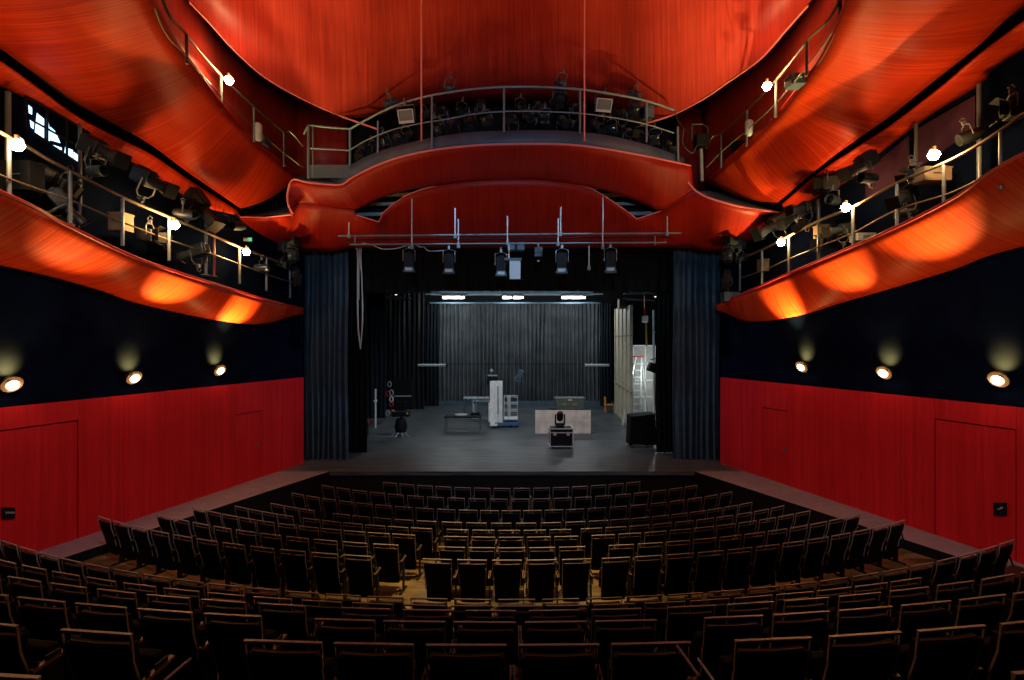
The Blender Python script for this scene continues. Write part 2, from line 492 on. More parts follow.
ed = MB(); ed.tube([p+Vector((0, 0, .015)) for p in LA], .032, 6); under(can, ed).build('canopy_edge', LIP, can, smooth=True)
# right tongue of the canopy that curls down to the gallery
tl = [(690.5, 166.5, 14.1), (687, 174, 14.15), (688, 182, 14.2), (696, 191, 14.2), (712, 199, 14.15), (745, 207.5, 14.0), (785, 213.5, 13.9)]
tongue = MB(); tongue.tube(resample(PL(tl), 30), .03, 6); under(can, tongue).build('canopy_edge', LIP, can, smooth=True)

hd = empty('portal_header', P(512, 247, 16.2), label='deep red curved header panel spanning the top of the stage opening', cat='header panel')
top_px = [(240, 217, 14.2), (265, 217.5, 14.25), (293, 214.5, 14.4), (293, 208, 14.6), (300, 203, 14.7), (318, 204, 14.8), (335, 207, 14.8), (354, 209, 14.85), (356, 215, 14.9), (379, 222, 15.0), (383, 213, 14.9), (392, 205, 14.8), (405, 196, 14.65), (420, 190, 14.5), (436, 186, 14.4),
          (470, 181, 14.3), (500, 179, 14.3), (540, 179, 14.3), (576, 184, 14.4), (592, 189, 14.5), (606, 197, 14.6), (622, 208, 14.75), (637, 219, 14.9), (661, 211, 14.9), (662, 209, 14.8), (694, 189.5, 14.3), (712, 199, 14.2), (745, 207.5, 14.1), (785, 213.5, 13.95)]
bot_x = [244, 262, 282, 290, 300, 315, 332, 350, 358, 378, 384, 394, 408, 424, 440, 472, 500, 540, 575, 592, 606, 622, 637, 655, 662, 690, 705, 728, 752]
bot_px = [(x, 247-0*abs(x-500)/100 + (4 if x < 340 or x > 690 else 0), 16.3) for x in bot_x]
A = PL(top_px); B = PL(bot_px); rows = []
for j in range(9):
    t = j/8; rows.append([p.lerp(q, t)+Vector((0, -.15, -.05))*math.sin(PI*t) for p, q in zip(A, B)])
under(hd, MB().grid(rows)).build('header_shell', RED, hd, smooth=True, solid=.05, off=0)
for seg in (top_px[0:3], top_px[8:15], top_px[18:24]):
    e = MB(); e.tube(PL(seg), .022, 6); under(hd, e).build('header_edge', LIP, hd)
# slate tops behind the two side lips
e = MB(); e.add([P(240, 217, 14.22), P(293, 214, 14.4), P(292, 207, 15.4), P(250, 209, 15.4)], [(0, 1, 2, 3)])
under(hd, e).build('ledge_plate', FASCIA, hd, solid=.03)
e = MB(); e.add([P(700, 192, 14.3), P(715, 199.5, 14.3), P(745, 207.5, 14.1), P(785, 213.5, 13.95), P(779, 205, 15.0), P(745, 199, 15.1), P(710, 192, 15.0)], [(0, 1, 2, 3, 4, 5, 6)])
under(hd, e).build('ledge_plate', FASCIA, hd, solid=.03)
# steel structure seen through the two eye-shaped openings
for nm_, xs, lab in (('left', (352, 432), 'grey steel beams seen through the slot near the cable drop'), ('right', (582, 664), 'grey steel beams seen through the slot with the dark lamp')):
    g = empty('roof_beams', P((xs[0]+xs[1])/2, 200, 15.6), label=lab, cat='steel beams')
    for k, (yy, dd) in enumerate(((186, 15.2), (194, 15.4), (203, 15.5), (213, 15.5))):
        m_ = MB(); m_.tube([P(xs[0], yy+2, dd), P(xs[1], yy, dd)], .07, 4); under(g, m_).build('beam', GALV, g)
    m_ = MB(); m_.box(P((xs[0]+xs[1])/2, 205, 15.9), ((xs[1]-xs[0])/F*16.2, .05, 1.5)); under(g, m_).build('backing', BLACK, g)

# ------------------------------------------------------------------ lighting bridge
rail_px = [(350, 129, 14.25), (366, 120, 14.0), (392, 107, 13.6), (420, 98, 13.25), (448, 92.5, 13.0), (475, 89, 12.85), (504, 87, 12.75), (540, 87, 12.75), (581, 89.5, 12.85), (615, 94.5, 13.15), (647, 101, 13.5), (674, 110, 13.9)]
mid_px = [(350, 150, 14.25), (366, 140.5, 14.0), (392, 130, 13.6), (420, 123.5, 13.25), (448, 119, 13.0), (475, 114, 12.85), (504, 111.5, 12.75), (540, 111.5, 12.75), (581, 113.5, 12.85), (615, 118, 13.15), (647, 124.5, 13.5), (674, 133, 13.9)]
fas_t = [(340, 172, 14.4), (360, 160, 14.2), (378, 152, 13.95), (400, 145.5, 13.6), (432, 138, 13.2), (470, 132.5, 12.95), (504, 131, 12.85), (540, 130.5, 12.85), (579, 132, 12.95), (614, 137, 13.25), (650, 146, 13.7), (684, 158, 14.2)]
fas_b = [(340, 184, 14.4), (360, 174, 14.2), (378, 167, 13.95), (400, 159, 13.6), (432, 152, 13.2), (470, 147.5, 12.95), (504, 146, 12.85), (540, 145.5, 12.85), (579, 147, 12.95), (614, 152, 13.25), (650, 159, 13.7), (684, 167, 14.2)]
br = empty('lighting_bridge', P(512, 145, 13), label='curved slate lighting bridge with tubular railing across the ceiling', cat='lighting bridge')
def kid(o, name, mb, m, **k): return under(o, mb).build(name, m, o, **k)
kid(br, 'fascia', MB().grid(loft(PL(fas_t), PL(fas_b), 50, 2)), FASCIA, smooth=True, solid=.04, off=0)
fb = resample(PL(fas_t), 50)
kid(br, 'deck', MB().grid([[p+Vector((0, .02, -.25)) for p in fb], [Vector((p.x, 16.3, p.z-.25)) for p in fb]]), BLACK, solid=.05)
kid(br, 'top_rail', MB().tube(resample(PL(rail_px), 50), .030, 8), BRST, smooth=True)
kid(br, 'middle_rail', MB().tube(resample(PL(mid_px), 50), .018, 8), BRST, smooth=True)
for x, y0, y1, d in ((378, 121, 153, 13.85), (432, 96, 150, 13.12), (504, 87, 132, 12.78), (580, 89.5, 134, 12.88), (646.5, 101, 142, 13.52)):
    kid(br, 'post', MB().tube([P(x, y0, d), P(x, y1, d)], .028, 8), BRST, smooth=True)
kid(br, 'post', MB().tube([P(677.5, 127, 14.0), P(678, 162, 14.0)], .032, 8), BRST, smooth=True)
# railed landing at the left end
ld = empty('landing_railing', P(330, 180, 14.3), label='boxy steel railing with kick plate at the end of the lighting bridge', cat='railing')
for x, r_ in ((308.5, .04), (350, .036), (313, .02)):
    kid(ld, 'post', MB().tube([P(x, 125.5 if x < 340 else 129, 14.3), P(x, 178 if x < 340 else 166, 14.3)], r_, 8), BRST, smooth=True)
kid(ld, 'top_rail', MB().tube([P(304, 134, 14.5), P(308.5, 125, 14.3), P(330, 127.5, 14.3), P(350, 129, 14.3)], .03, 8), BRST, smooth=True)
kid(ld, 'middle_rail', MB().tube([P(308, 148, 14.3), P(350, 150.5, 14.3)], .024, 8), BRST, smooth=True)
kid(ld, 'kick_plate', MB().box(P(329.5, 171.5, 14.3), (1.14, .03, .37)), FASCIA)
kid(ld, 'floor_plate', MB().add([P(293, 180, 14.4), P(340, 185, 14.25), P(352, 178, 14.1), P(350, 177.5, 14.9), P(300, 176.5, 15.3)], [(0, 1, 2, 3, 4)]), FASCIA, solid=.03)

# ------------------------------------------------------------------ suspended red ceiling
ce_px = [(189, 0, 10.5), (211, 23, 11.1), (233.5, 48, 11.8), (265, 76, 12.7), (303, 98, 13.6), (341, 115, 14.6), (372, 116, 15.0), (400, 108, 15.2), (450, 101, 15.4), (503, 99, 15.5),
         (560, 101, 15.4), (610, 107, 15.2), (643, 118, 14.9), (672, 114, 14.4), (703, 98, 13.6), (728, 81, 12.9), (760, 58, 12.1), (785, 30, 11.3), (808, 4, 10.6)]
E = [Vector((-5.2, 5.0, 12.3)), Vector((-6.3, 7.5, 12.25)), Vector((-6.8, 9.2, 12.2))]+PL(ce_px)+[Vector((6.4, 9.2, 12.2)), Vector((6.0, 7.5, 12.25)), Vector((4.9, 5.0, 12.3))]
n = 90; Ed = resample(E, n); rows = []
for j in range(13):
    t = j/12; r = []
    for i, p in enumerate(Ed):
        apex = Vector((-.25+(p.x)*.10, 1.0+.04*(p.y-10), 13.0))
        q = p.lerp(apex, t); q.z += 3.3*math.sin(PI*min(1, t*1.05)*.5)*(1-t)*1.4
        r.append(q)
    rows.append(r)
ceil = struct(MB().grid(rows).build('ceiling', REDC, None, smooth=True, solid=.05, off=0))
ep = [p for p in resample(PL(ce_px[:6]+[(377, 128, 14.7)]), 40)]
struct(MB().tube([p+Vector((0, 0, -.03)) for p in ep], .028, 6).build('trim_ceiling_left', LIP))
ep = [p for p in resample(PL([(640, 124, 14.7)]+ce_px[13:]), 40)]
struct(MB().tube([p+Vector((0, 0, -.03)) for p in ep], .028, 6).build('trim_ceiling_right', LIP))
for x, lab in ((421.5, 'thin rose hanging rod at the end of the bridge nearer the landing railing'), (584.3, 'thin rose hanging rod right of the middle of the lighting bridge')):
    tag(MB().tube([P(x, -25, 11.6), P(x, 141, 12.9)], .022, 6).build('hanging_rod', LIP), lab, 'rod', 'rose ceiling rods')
mb = MB(); mb.box((0, 16.9, 13.3), (15.5, .2, 9.8)); struct(mb.build('wall_above_stage', BLACK))

# ------------------------------------------------------------------ upper galleries
def gal_upper(s):
    if s < 0:
        rim = [Vector((-3.0, .5, 10.9)), Vector((-4.1, 4, 10.7)), Vector((-5.1, 6.5, 10.58))]+PL([(152, 0, 8.1), (178, 48, 9.4), (198, 74, 10.3), (223, 107, 11.6), (244, 129, 12.6), (265, 150, 13.7), (299, 175.5, 15.2)])
        gu = [Vector((-9.6, .5, 11.4)), Vector((-9.3, 4, 10.9)), Vector((-9.0, 6.5, 10.5))]+PL([(0, 47, 8.6), (38, 74, 9.3), (76, 101.5, 10.06), (114, 123, 10.7), (152, 145, 11.4), (188, 172, 12.4), (240, 208, 14.1)])
        gl = [Vector((-9.8, .5, 11.3)), Vector((-9.5, 4, 10.8)), Vector((-9.2, 6.5, 10.35))]+PL([(0, 61, 8.75), (38, 88, 9.45), (76, 116, 10.15), (114, 136, 10.8), (152, 155, 11.5), (186, 178, 12.5), (236, 210, 14.0)])
        out = [Vector((-12.0, .5, 10.9)), Vector((-11.0, 4, 10.4)), Vector((-10.2, 6.5, 10.0))]+PL([(0, 85, 9.15), (38, 103, 9.7), (76, 124, 10.28), (114, 151, 11.0), (150, 172, 11.75), (200, 205, 13.0), (240, 216, 14.1)])
    else:
        rim = [Vector((2.6, .5, 10.9)), Vector((3.7, 4, 10.7)), Vector((4.7, 6.5, 10.6))]+PL([(848, 0, 8.1), (826, 50, 9.4), (809, 75, 10.3), (781, 111, 11.7), (760, 131, 12.7), (735, 154, 13.8), (705, 180, 15.1)])
        gu = [Vector((9.3, .5, 11.6)), Vector((9.1, 4, 11.2)), Vector((8.8, 6.5, 10.9))]+PL([(1024, 3, 8.45), (979, 44, 9.0), (940, 75, 9.7), (889, 116, 10.8), (850, 144, 11.5), (822, 165, 12.1), (778, 202, 13.8)])
        gl = [Vector((9.5, .5, 11.4)), Vector((9.3, 4, 11.0)), Vector((9.0, 6.5, 10.75))]+PL([(1024, 21, 8.6), (979, 55, 9.12), (940, 88, 9.85), (889, 127, 10.95), (850, 152, 11.65), (822, 171, 12.2), (782, 204, 13.8)])
        out = [Vector((12.0, .5, 11.2)), Vector((11.0, 4, 10.9)), Vector((10.2, 6.5, 10.5))]+PL([(1024, 48, 9.17), (979, 84, 9.8), (940, 108, 10.45), (917, 124, 10.9), (876, 155, 11.75), (845, 182, 12.5), (785, 211, 14.1)])
    side = 'windows' if s < 0 else 'purple panels'
    g = empty('upper_gallery', P(200 if s < 0 else 824, 60, 10), label='red veneered upper gallery curving above the side with the %s' % side, cat='gallery', group='upper galleries')
    N = 70
    R_, GU, GL, O_ = (resample(c, N) for c in (rim, gu, gl, out))
    def strip(a, b, m, bz):
        rows = []
        for j in range(m+1):
            t = j/m; rows.append([p.lerp(q, t)+Vector((0, 0, bz*math.sin(PI*t))) for p, q in zip(a, b)])
        return rows
    kid(g, 'soffit', MB().grid(strip(R_, GU, 10, -.18)), REDG, smooth=True, solid=.05, off=0)
    kid(g, 'outer_soffit', MB().grid(strip(GL, O_, 3, 0)), REDG, smooth=True, solid=.05, off=0)
    up = Vector((s*.12, 0, .30))
    kid(g, 'slot_backing', MB().grid([[p+up for p in GU], [p+up for p in GL]]), BLACK, solid=.02)
    kid(g, 'rim_edge', MB().tube([p+Vector((0, 0, .03)) for p in R_], .038, 6), RED, smooth=True)
    # deck and the red wall behind it
    dk = [p+Vector((0, 0, .06)) for p in R_]
    cam_ = Vector((0, 0, EYE))
    bk = []
    for p in R_:
        q = (p-cam_)*(1+1.0/p.y)+cam_ if p.y > 6 else p+Vector((s*1.0, 0, 0)); bk.append(Vector((q.x, q.y, p.z+.06)))
    kid(g, 'deck', MB().grid([dk, bk]), BLACK)
    bw = bk+[P(512+s*195, 150, 16.3)*1, P(512+s*165, 150, 16.4)*1]
    for q in bw[-2:]: q.z = bk[-1].z
    kid(g, 'back_wall', MB().grid([bw, [Vector((q.x, q.y, q.z+1.2)) for q in bw], [Vector((q.x, q.y, 12.95)) for q in bw]]), REDC, smooth=True, solid=.04, off=-s)
    return R_
RU = {s: gal_upper(s) for s in (-1, 1)}
def rail(name, label, group, base, tops, mids, posts, r=.03, mt=STEEL):
    g = empty(name, base, label=label, cat='railing', group=group)
    kid(g, 'top_rail', MB().tube(resample(tops, 60), r, 8), mt, smooth=True)
    if mids: kid(g, 'middle_rail', MB().tube(resample(mids, 60), r*.55, 8), mt, smooth=True)
    for a, b in posts: kid(g, 'post', MB().tube([a, b], r*1.05, 8), STEEL, smooth=True)
    return g
GOLD = mat('brass_tinted_rail', (.19, .16, .11), .4, metal=.4)
rail('gallery_railing', 'slim steel railing of the upper gallery beside the landing railing', 'upper gallery railings', P(240, 110, 12.5),
     [Vector((-4.5, 5.0, 11.75)), Vector((-5.3, 6.8, 11.7))]+PL([(163, 0, 8.5), (186, 34, 9.5), (221, 75, 11.6), (254, 107, 13.0), (284, 132, 14.3), (290, 131, 14.5), (303, 146, 14.8)]),
     [Vector((-4.5, 5.0, 11.2)), Vector((-5.3, 6.8, 11.1))]+PL([(160, 22, 8.5), (187, 56, 9.5), (221, 96, 11.6), (254, 127, 13.0), (284, 153, 14.3), (304, 168, 14.8)]),
     [(P(186.5, 34, 9.5), P(187, 64, 9.5)), (P(221, 75, 11.6), P(221.5, 110, 11.6)), (P(254, 107, 13.0), P(254, 142, 13.0)), (P(284, 133, 14.3), P(284, 166, 14.3))], .028, GOLD)
rail('gallery_railing', 'slim steel railing of the upper gallery beside the cabled work lamp', 'upper gallery railings', P(780, 110, 12.5),
     [Vector((4.1, 5.0, 11.75)), Vector((4.9, 6.8, 11.7))]+PL([(839, 0, 8.5), (807, 41, 9.7), (776, 80, 11.6), (747, 110, 13.0), (721, 134, 14.2), (713, 136, 14.4), (706, 148, 14.6)]),
     [Vector((4.1, 5.0, 11.2)), Vector((4.9, 6.8, 11.1))]+PL([(845, 8, 8.5), (807, 66, 9.7), (776, 103, 11.6), (747, 130, 13.0), (721, 152, 14.2), (706, 168, 14.6)]),
     [(P(840, -2, 8.6), P(840, 14, 8.6)), (P(807, 40, 9.7), P(806.5, 76, 9.7)), (P(776, 80, 11.6), P(775.5, 117, 11.6)), (P(747, 110, 13.0), P(746.5, 146, 13.0)), (P(721, 134, 14.2), P(721, 168, 14.2))], .028, GOLD)
for s, pts in ((-1, [(160, -30, 9), (200, 42, 10.8), (240, 80, 12.6), (262, 106, 14), (300, 120, 15.6)]),):
    pass

# ------------------------------------------------------------------ lower galleries
LRIM = {-1: [(0, 194, 7.83), (62.5, 225, 9.0), (125, 255, 9.95), (165, 270, 11.0), (203, 282, 12.1), (266, 301, 14.6), (303, 310, 16.5)],
        1: [(1024, 156, 7.83), (953, 200.6, 9.0), (890, 232, 10.24), (826.6, 259, 11.9), (763, 286, 14.4), (716.5, 306.6, 16.4)]}
LJUN = {-1: [(0, 264, 9.12), (94, 287.5, 10.6), (140, 303, 11.55), (219, 320, 13.5), (265, 323, 15.0), (303, 311, 16.55)],
        1: [(1024, 245, 9.12), (953, 268.7, 10.2), (890, 288, 11.4), (842, 302, 12.5), (795, 316, 13.8), (747, 321, 15.5), (716.5, 307.5, 16.45)]}
def interp(pts, x):
    q = sorted(pts)
    for a, b in zip(q, q[1:]):
        if x <= b[0] or b is q[-1]:
            t = (x-a[0])/(b[0]-a[0]); return [a[k]+(b[k]-a[k])*t for k in range(3)]
for s in (-1, 1):
    z0 = P(*LRIM[s][0]).z
    rim = [Vector((s*8.3, 1.0, z0+.9)), Vector((s*8.25, 4.5, z0+.45))]+PL(LRIM[s])
    zj = P(*LJUN[s][0]).z
    jun = [Vector((s*(wallx(1.0)-.1), 1.0, zj+.9)), Vector((s*(wallx(5.2)-.1), 5.2, zj+.45))]+PL(LJUN[s])
    g = empty('lower_gallery', P(200 if s < 0 else 824, 270, 11), label='red boat-shaped lower gallery on the side with the %s' % ('windows' if s < 0 else 'purple panels'), cat='gallery', group='lower galleries')
    R_ = resample(rim, 80); J_ = resample(jun, 80); rows = []
    for j in range(11):
        t = j/10; rows.append([a.lerp(b, t)+Vector((0, 0, -.10*math.sin(PI*t))) for a, b in zip(R_, J_)])
    kid(g, 'soffit', MB().grid(rows), REDG, smooth=True, solid=.05, off=0)
    kid(g, 'rim_edge', MB().tube([p+Vector((0, 0, .03)) for p in R_], .045, 6), mat('dark_red_edge_%d' % s, (.35, .01, .008), .5), smooth=True)
    kid(g, 'deck', MB().grid([[p+Vector((s*.05, .05, .05)) for p in R_], [Vector((s*(wallx(p.y)+.0), p.y, p.z+.05)) for p in R_]]), BLACK)
TL = [(-8, 128, 7.9), (47, 159, 8.9), (70, 171, 9.3), (122, 197, 10.1), (169, 217, 11.2), (207, 233, 12.3), (239, 247, 13.5), (266, 257, 14.6), (290, 267, 15.8)]
ML = [(-8, 172, 7.9), (70, 200, 9.3), (122, 222, 10.1), (169, 240, 11.2), (207, 252, 12.3), (239, 264, 13.5), (266, 274, 14.6), (290, 282, 15.8)]
rail('gallery_railing', 'brass tinted railing along the lower gallery below the windows', 'lower gallery railings', P(160, 240, 11),
     [Vector((-8.2, 4.5, P(-8, 128, 7.9).z+.3))]+PL(TL), [Vector((-8.2, 4.5, P(-8, 172, 7.9).z+.3))]+PL(ML),
     [(P(x, interp(TL, x)[1], interp(TL, x)[2]), P(x, interp(TL, x)[1]+500/interp(TL, x)[2]*.98, interp(TL, x)[2])) for x in (9, 70, 122.5, 169, 239.5, 266.5, 290)], .032, GOLD)
TR = [(1034, 108, 7.9), (1005, 128, 8.3), (953, 159, 9.2), (897, 183, 10.3), (853, 207, 11.3), (818, 221, 12.3), (789, 236, 13.2), (762, 250, 14.4), (740, 259, 15.5)]
MR = [(1034, 150, 7.9), (1005, 165, 8.3), (953, 192, 9.2), (897, 210, 10.3), (853, 233, 11.3), (818, 247, 12.3), (789, 259, 13.2), (762, 271, 14.4), (740, 278, 15.5)]
rail('gallery_railing', 'brass tinted railing along the lower gallery below the purple panels', 'lower gallery railings', P(860, 240, 11),
     [Vector((8.2, 4.5, P(1034, 108, 7.9).z+.3))]+PL(TR), [Vector((8.2, 4.5, P(1034, 150, 7.9).z+.3))]+PL(MR),
     [(P(x, interp(TR, x)[1], interp(TR, x)[2]), P(x, interp(TR, x)[1]+500/interp(TR, x)[2]*.98, interp(TR, x)[2])) for x in (1001, 944, 897, 853, 789, 762, 740)], .032, GOLD)
# tall steel columns at the gallery walls
for (x, ya, yb, d, lab) in ((8, 92, 200, 8.9, 'grey steel post nearest the viewer on the window side gallery'), (80, 124, 222, 10.1, 'grey steel post just past the windows'),
                            (206, 214, 275, 12.4, 'grey steel post behind the double lamp on the window side gallery'), (213, 216, 276, 12.7, 'slim cable post with a red cable beside it'),
                            (979.5, 84, 190, 9.5, 'grey steel post nearest the viewer by the purple panels'), (916, 124, 164, 10.6, 'grey steel post between the purple panels and the work lamp'),
                            (818.5, 199, 262, 12.4, 'stout grey steel post rising beside the middle gallery bulb')):
    g = empty('steel_post', P(x, yb, d), label=lab, cat='post')
    kid(g, 'shaft', MB().tube([P(x, ya, d), P(x, yb, d)], .045 if x in (8, 979.5) else .035, 8), STEEL, smooth=True)
    kid(g, 'foot_plate', MB().box(P(x, yb, d), (.16, .16, .02)), STEEL)
    if x == 213: kid(g, 'red_cable', MB().tube([P(215, 226, 12.6), P(214.5, 275, 12.6)], .012, 6), REDP)

# windows on the left wall with daylight panes
def wallpt(px, py, off=.03):
    t = (px-CX)/F; s = -1 if t < 0 else 1
    d = (6.98+.32*16.7)/(abs(t)+.32)
    p = P(px, py, d); return p-Vector((s*off, 0, 0))
w = empty('window_1', wallpt(50, 140)); struct(w)
fr = MB()
for a, b in (((20, 96), (20, 128)), ((20, 128), (84, 170)), ((20, 96), (84, 132)), ((42, 108), (42, 143)), ((62, 119), (62, 156)), ((84, 132), (84, 170)), ((30, 122), (84, 152))):
    fr.tube([wallpt(*a, .1), wallpt(*b, .1)], .022, 4)
kid(w, 'window_frame', fr, BLKMET)
for poly in ([(25.5, 105), (29, 108), (29, 114.5), (26, 113)], [(27, 120), (31, 123), (30.5, 129), (28, 127)], [(34, 113), (41, 119), (41, 138), (32, 132)], [(43, 119.5), (45.5, 122), (46.5, 128), (47, 141), (43, 139.5)],
             [(47.5, 127), (52, 131), (57.5, 143), (47.5, 140)], [(50.5, 145), (58.5, 147.5), (59, 150), (51, 148)], [(62.5, 147), (70, 150), (70, 158), (61.5, 153)], [(71, 152), (78, 157), (78.5, 163), (71, 161)]):
    m_ = MB(); m_.add([wallpt(x, y, .06) for x, y in poly], [tuple(range(len(poly)))]); kid(w, 'pane', m_, DAY, solid=.01)
# dark purple panels on the right wall
PURP = mat('purple_panel', (.03, .010, .028), .45, noise=.4, nscale=3)
g = empty('purple_baffle', wallpt(950, 125), label='dark purple acoustic panel on the wall between two steel posts', cat='panel')
kid(g, 'panel_face', MB().add([wallpt(918, 130, .06), wallpt(978, 95, .06), wallpt(978, 128, .06), wallpt(918, 170, .06)], [(0, 1, 2, 3)]), PURP, solid=.04)
g = empty('purple_baffle', wallpt(880, 180), label='dark purple acoustic panel on the wall behind the cabled spotlight', cat='panel')
kid(g, 'panel_face', MB().add([wallpt(868, 172, .06), wallpt(912, 135, .06), wallpt(912, 175, .06), wallpt(868, 200, .06)], [(0, 1, 2, 3)]), PURP, solid=.04)

# ------------------------------------------------------------------ stage lighting fixtures
def make_profile():
    r = empty('profile_spotlight')
    mb = MB(); mb.box((0, -.12, 0), (.20, .34, .24)); mb.box((0, -.12, .135), (.13, .30, .03)); mb.box((0, -.31, 0), (.14, .04, .16)); mb.build('lamp_housing', FIXB, r, bevel=.015)
    mb = MB(); mb.lathe([(.075, 0), (.085, .02), (.085, .22), (.10, .24), (.10, .36), (.092, .36), (.08, .30), (.0, .30)], (0, .05, 0), (0, 1, 0), 18); lt = mb.build('lens_tube', FIXB, r, smooth=True)
    mb = MB(); mb.box((0, .445, 0), (.23, .012, .23)); mb.box((0, .415, .11), (.23, .06, .01)); mb.box((0, .415, -.11), (.23, .06, .01)); mb.build('colour_frame', BLKMET, lt)
    mb = MB(); mb.tube([(-.14, 0, 0), (-.145, 0, -.22), (-.09, 0, -.29), (.09, 0, -.29), (.145, 0, -.22), (.14, 0, 0)], .014, 6); mb.build('yoke', FIXM, r)
    mb = MB(); mb.box((0, 0, -.33), (.05, .07, .09)); mb.tube([(0, 0, -.36), (0, .05, -.42), (0, .0, -.46), (0, -.05, -.42)], .014, 6); mb.tube([(.02, 0, -.33), (.09, 0, -.33)], .01, 6); mb.build('clamp', FIXM, r)
    return r
def make_fresnel():
    r = empty('fresnel_spotlight')
    mb = MB(); mb.box((0, -.05, 0), (.26, .26, .28)); mb.box((0, -.20, 0), (.2, .06, .22)); mb.build('lamp_housing', FIXB, r, bevel=.02)
    mb = MB(); mb.lathe([(.105, 0), (.115, .05), (.10, .055), (.06, .075), (0, .082)], (0, .08, 0), (0, 1, 0), 18); mb.build('lens', LENS, r, smooth=True)
    for k in range(4):
        a = k*PI/2; mb = MB(); q = Matrix.Rotation(a, 3, 'Y')
        vs = [q @ Vector(v) for v in ((-.10, .10, .12), (.10, .10, .12), (.13, .26, .20), (-.13, .26, .20))]
        mb.add(vs, [(0, 1, 2, 3)]); mb.build('barn_door', BLKMET, r, solid=.006)
    mb = MB(); mb.tube([(-.16, 0, 0), (-.165, 0, .2), (-.1, 0, .27), (.1, 0, .27), (.165, 0, .2), (.16, 0, 0)], .014, 6); mb.build('yoke', FIXM, r)
    mb = MB(); mb.box((0, 0, .31), (.05, .07, .09)); mb.tube([(0, .05, .39), (0, 0, .44), (0, -.05, .39), (0, -.03, .34)], .014, 6); mb.build('clamp', FIXM, r)
    return r
def make_flood():
    r = empty('flood_light')
    mb = MB(); mb.box((0, -.04, 0), (.34, .12, .26)); mb.box((0, -.12, 0), (.22, .06, .16)); mb.build('lamp_housing', FIXB, r, bevel=.02)
    mb = MB(); mb.box((0, .026, 0), (.27, .014, .19)); mb.build('diffuser', FLD, r)
    mb = MB(); mb.box((0, .03, .115), (.34, .03, .02)); mb.box((0, .03, -.115), (.34, .03, .05)); mb.box((-.16, .03, 0), (.02, .03, .23)); mb.box((.16, .03, 0), (.02, .03, .23)); mb.build('front_frame', PALE, r)
    mb = MB(); mb.tube([(-.19, 0, 0), (-.19, 0, .2), (.19, 0, .2), (.19, 0, 0)], .012, 6); mb.build('yoke', FIXM, r)
    mb = MB(); mb.box((0, 0, .235), (.05, .06, .07)); mb.tube([(0, .05, .30), (0, 0, .34), (0, -.05, .30)], .013, 6); mb.build('clamp', FIXM, r)
    return r
def make_par():
    r = empty('par_can')
    mb = MB(); mb.lathe([(.04, -.22), (.09, -.19), (.115, -.08), (.115, .18), (.105, .18), (.10, .02), (.0, -.02)], (0, 0, 0), (0, 1, 0), 18); mb.build('can', FIXB, r, smooth=True)
    mb = MB(); mb.lathe([(.10, 0), (.07, .02), (0, .028)], (0, .03, 0), (0, 1, 0), 16); mb.build('lens', LENS, r, smooth=True)
    mb = MB(); mb.tube([(-.135, 0, 0), (-.135, 0, .2), (0, 0, .24), (.135, 0, .2), (.135, 0, 0)], .012, 6); mb.build('yoke', FIXM, r)
    mb = MB(); mb.box((0, 0, .27), (.045, .06, .07)); mb.tube([(0, .05, .33), (0, 0, .37), (0, -.05, .33)], .013, 6); mb.build('clamp', FIXM, r)
    return r
PROF, FRES, FLOOD, PAR = Proto(make_profile), Proto(make_fresnel), Proto(make_flood), Proto(make_par)
NAMES = {PROF: 'profile spotlight', FRES: 'barn-door spotlight', FLOOD: 'square flood light', PAR: 'can-shaped spotlight'}
def fix(pr, px, py, d, yaw, pitch, label, group, sc=1., roll=0.):
    pr.place(P(px, py, d), (math.radians(pitch), math.radians(roll), math.radians(yaw)), sc, label=label, cat='stage light', group=group)
# yaw: 0 points away from the viewer, +90 points to the left
GL = 'stage lights on the window side gallery'
fix(PROF, 99, 150, 9.6, -100, -25, 'big black spotlight tilted high above the railing just past the windows', GL, 1.3)
fix(PAR, 97, 171, 9.3, -100, 0, 'round spotlight in a bright ring yoke hanging just past the windows', GL, .9)
fix(PROF, 150, 180, 10.8, -100, -27, 'long spotlight pointing down over the railing before the second bulb', GL, 1.35)
fix(PROF, 201, 206, 12.2, -100, -52, 'spotlight tilted up beside the second bulb of the window side', GL, 1.5)
fix(PAR, 183, 214, 11.6, -60, 0, 'small ring-yoke spotlight right beside the second bulb', GL)
fix(PAR, 223, 224, 12.7, -140, -10, 'first of the paired round spotlights near the green exit sign', GL)
fix(PAR, 238, 226, 13.2, 160, -10, 'second of the paired round spotlights near the green exit sign', GL)
fix(FRES, 62, 186, 9.7, -70, -20, 'barn-door spotlight low behind the railing below the windows', GL)
fix(PROF, 52, 178, 9.6, -60, -30, 'spotlight pointing down below the windows', GL)
fix(PROF, 64, 205, 9.4, -40, -50, 'steeply tilted spotlight on the gallery deck below the windows', GL)
fix(FRES, 22, 184, 9.4, -60, 0, 'barn-door spotlight nearest the viewer on the window side gallery', GL)
fix(PROF, 195, 252, 12.2, 80, -15, 'pale barred spotlight behind the middle rail on the window side', GL, 1.1)
fix(FRES, 150, 236, 11.0, -80, 0, 'barn-door spotlight behind the middle rail before the second bulb', GL)
fix(PROF, 287, 245, 15.3, -120, 10, 'topmost spotlight of the cluster at the stage end, window side', GL, 1.1)
fix(FRES, 292, 256, 15.3, -160, -10, 'middle barn-door spotlight of the stage end cluster, window side', GL)
fix(PAR, 283, 264, 15.2, -100, -20, 'left round spotlight of the stage end cluster, window side', GL)
fix(PROF, 296, 274, 15.6, -150, -40, 'lowest spotlight of the cluster at the stage end, window side', GL)
fix(PAR, 262, 268, 14.4, 90, 0, 'small round spotlight behind the rail past the third bulb, window side', GL)
GR = 'stage lights on the gallery with purple panels'
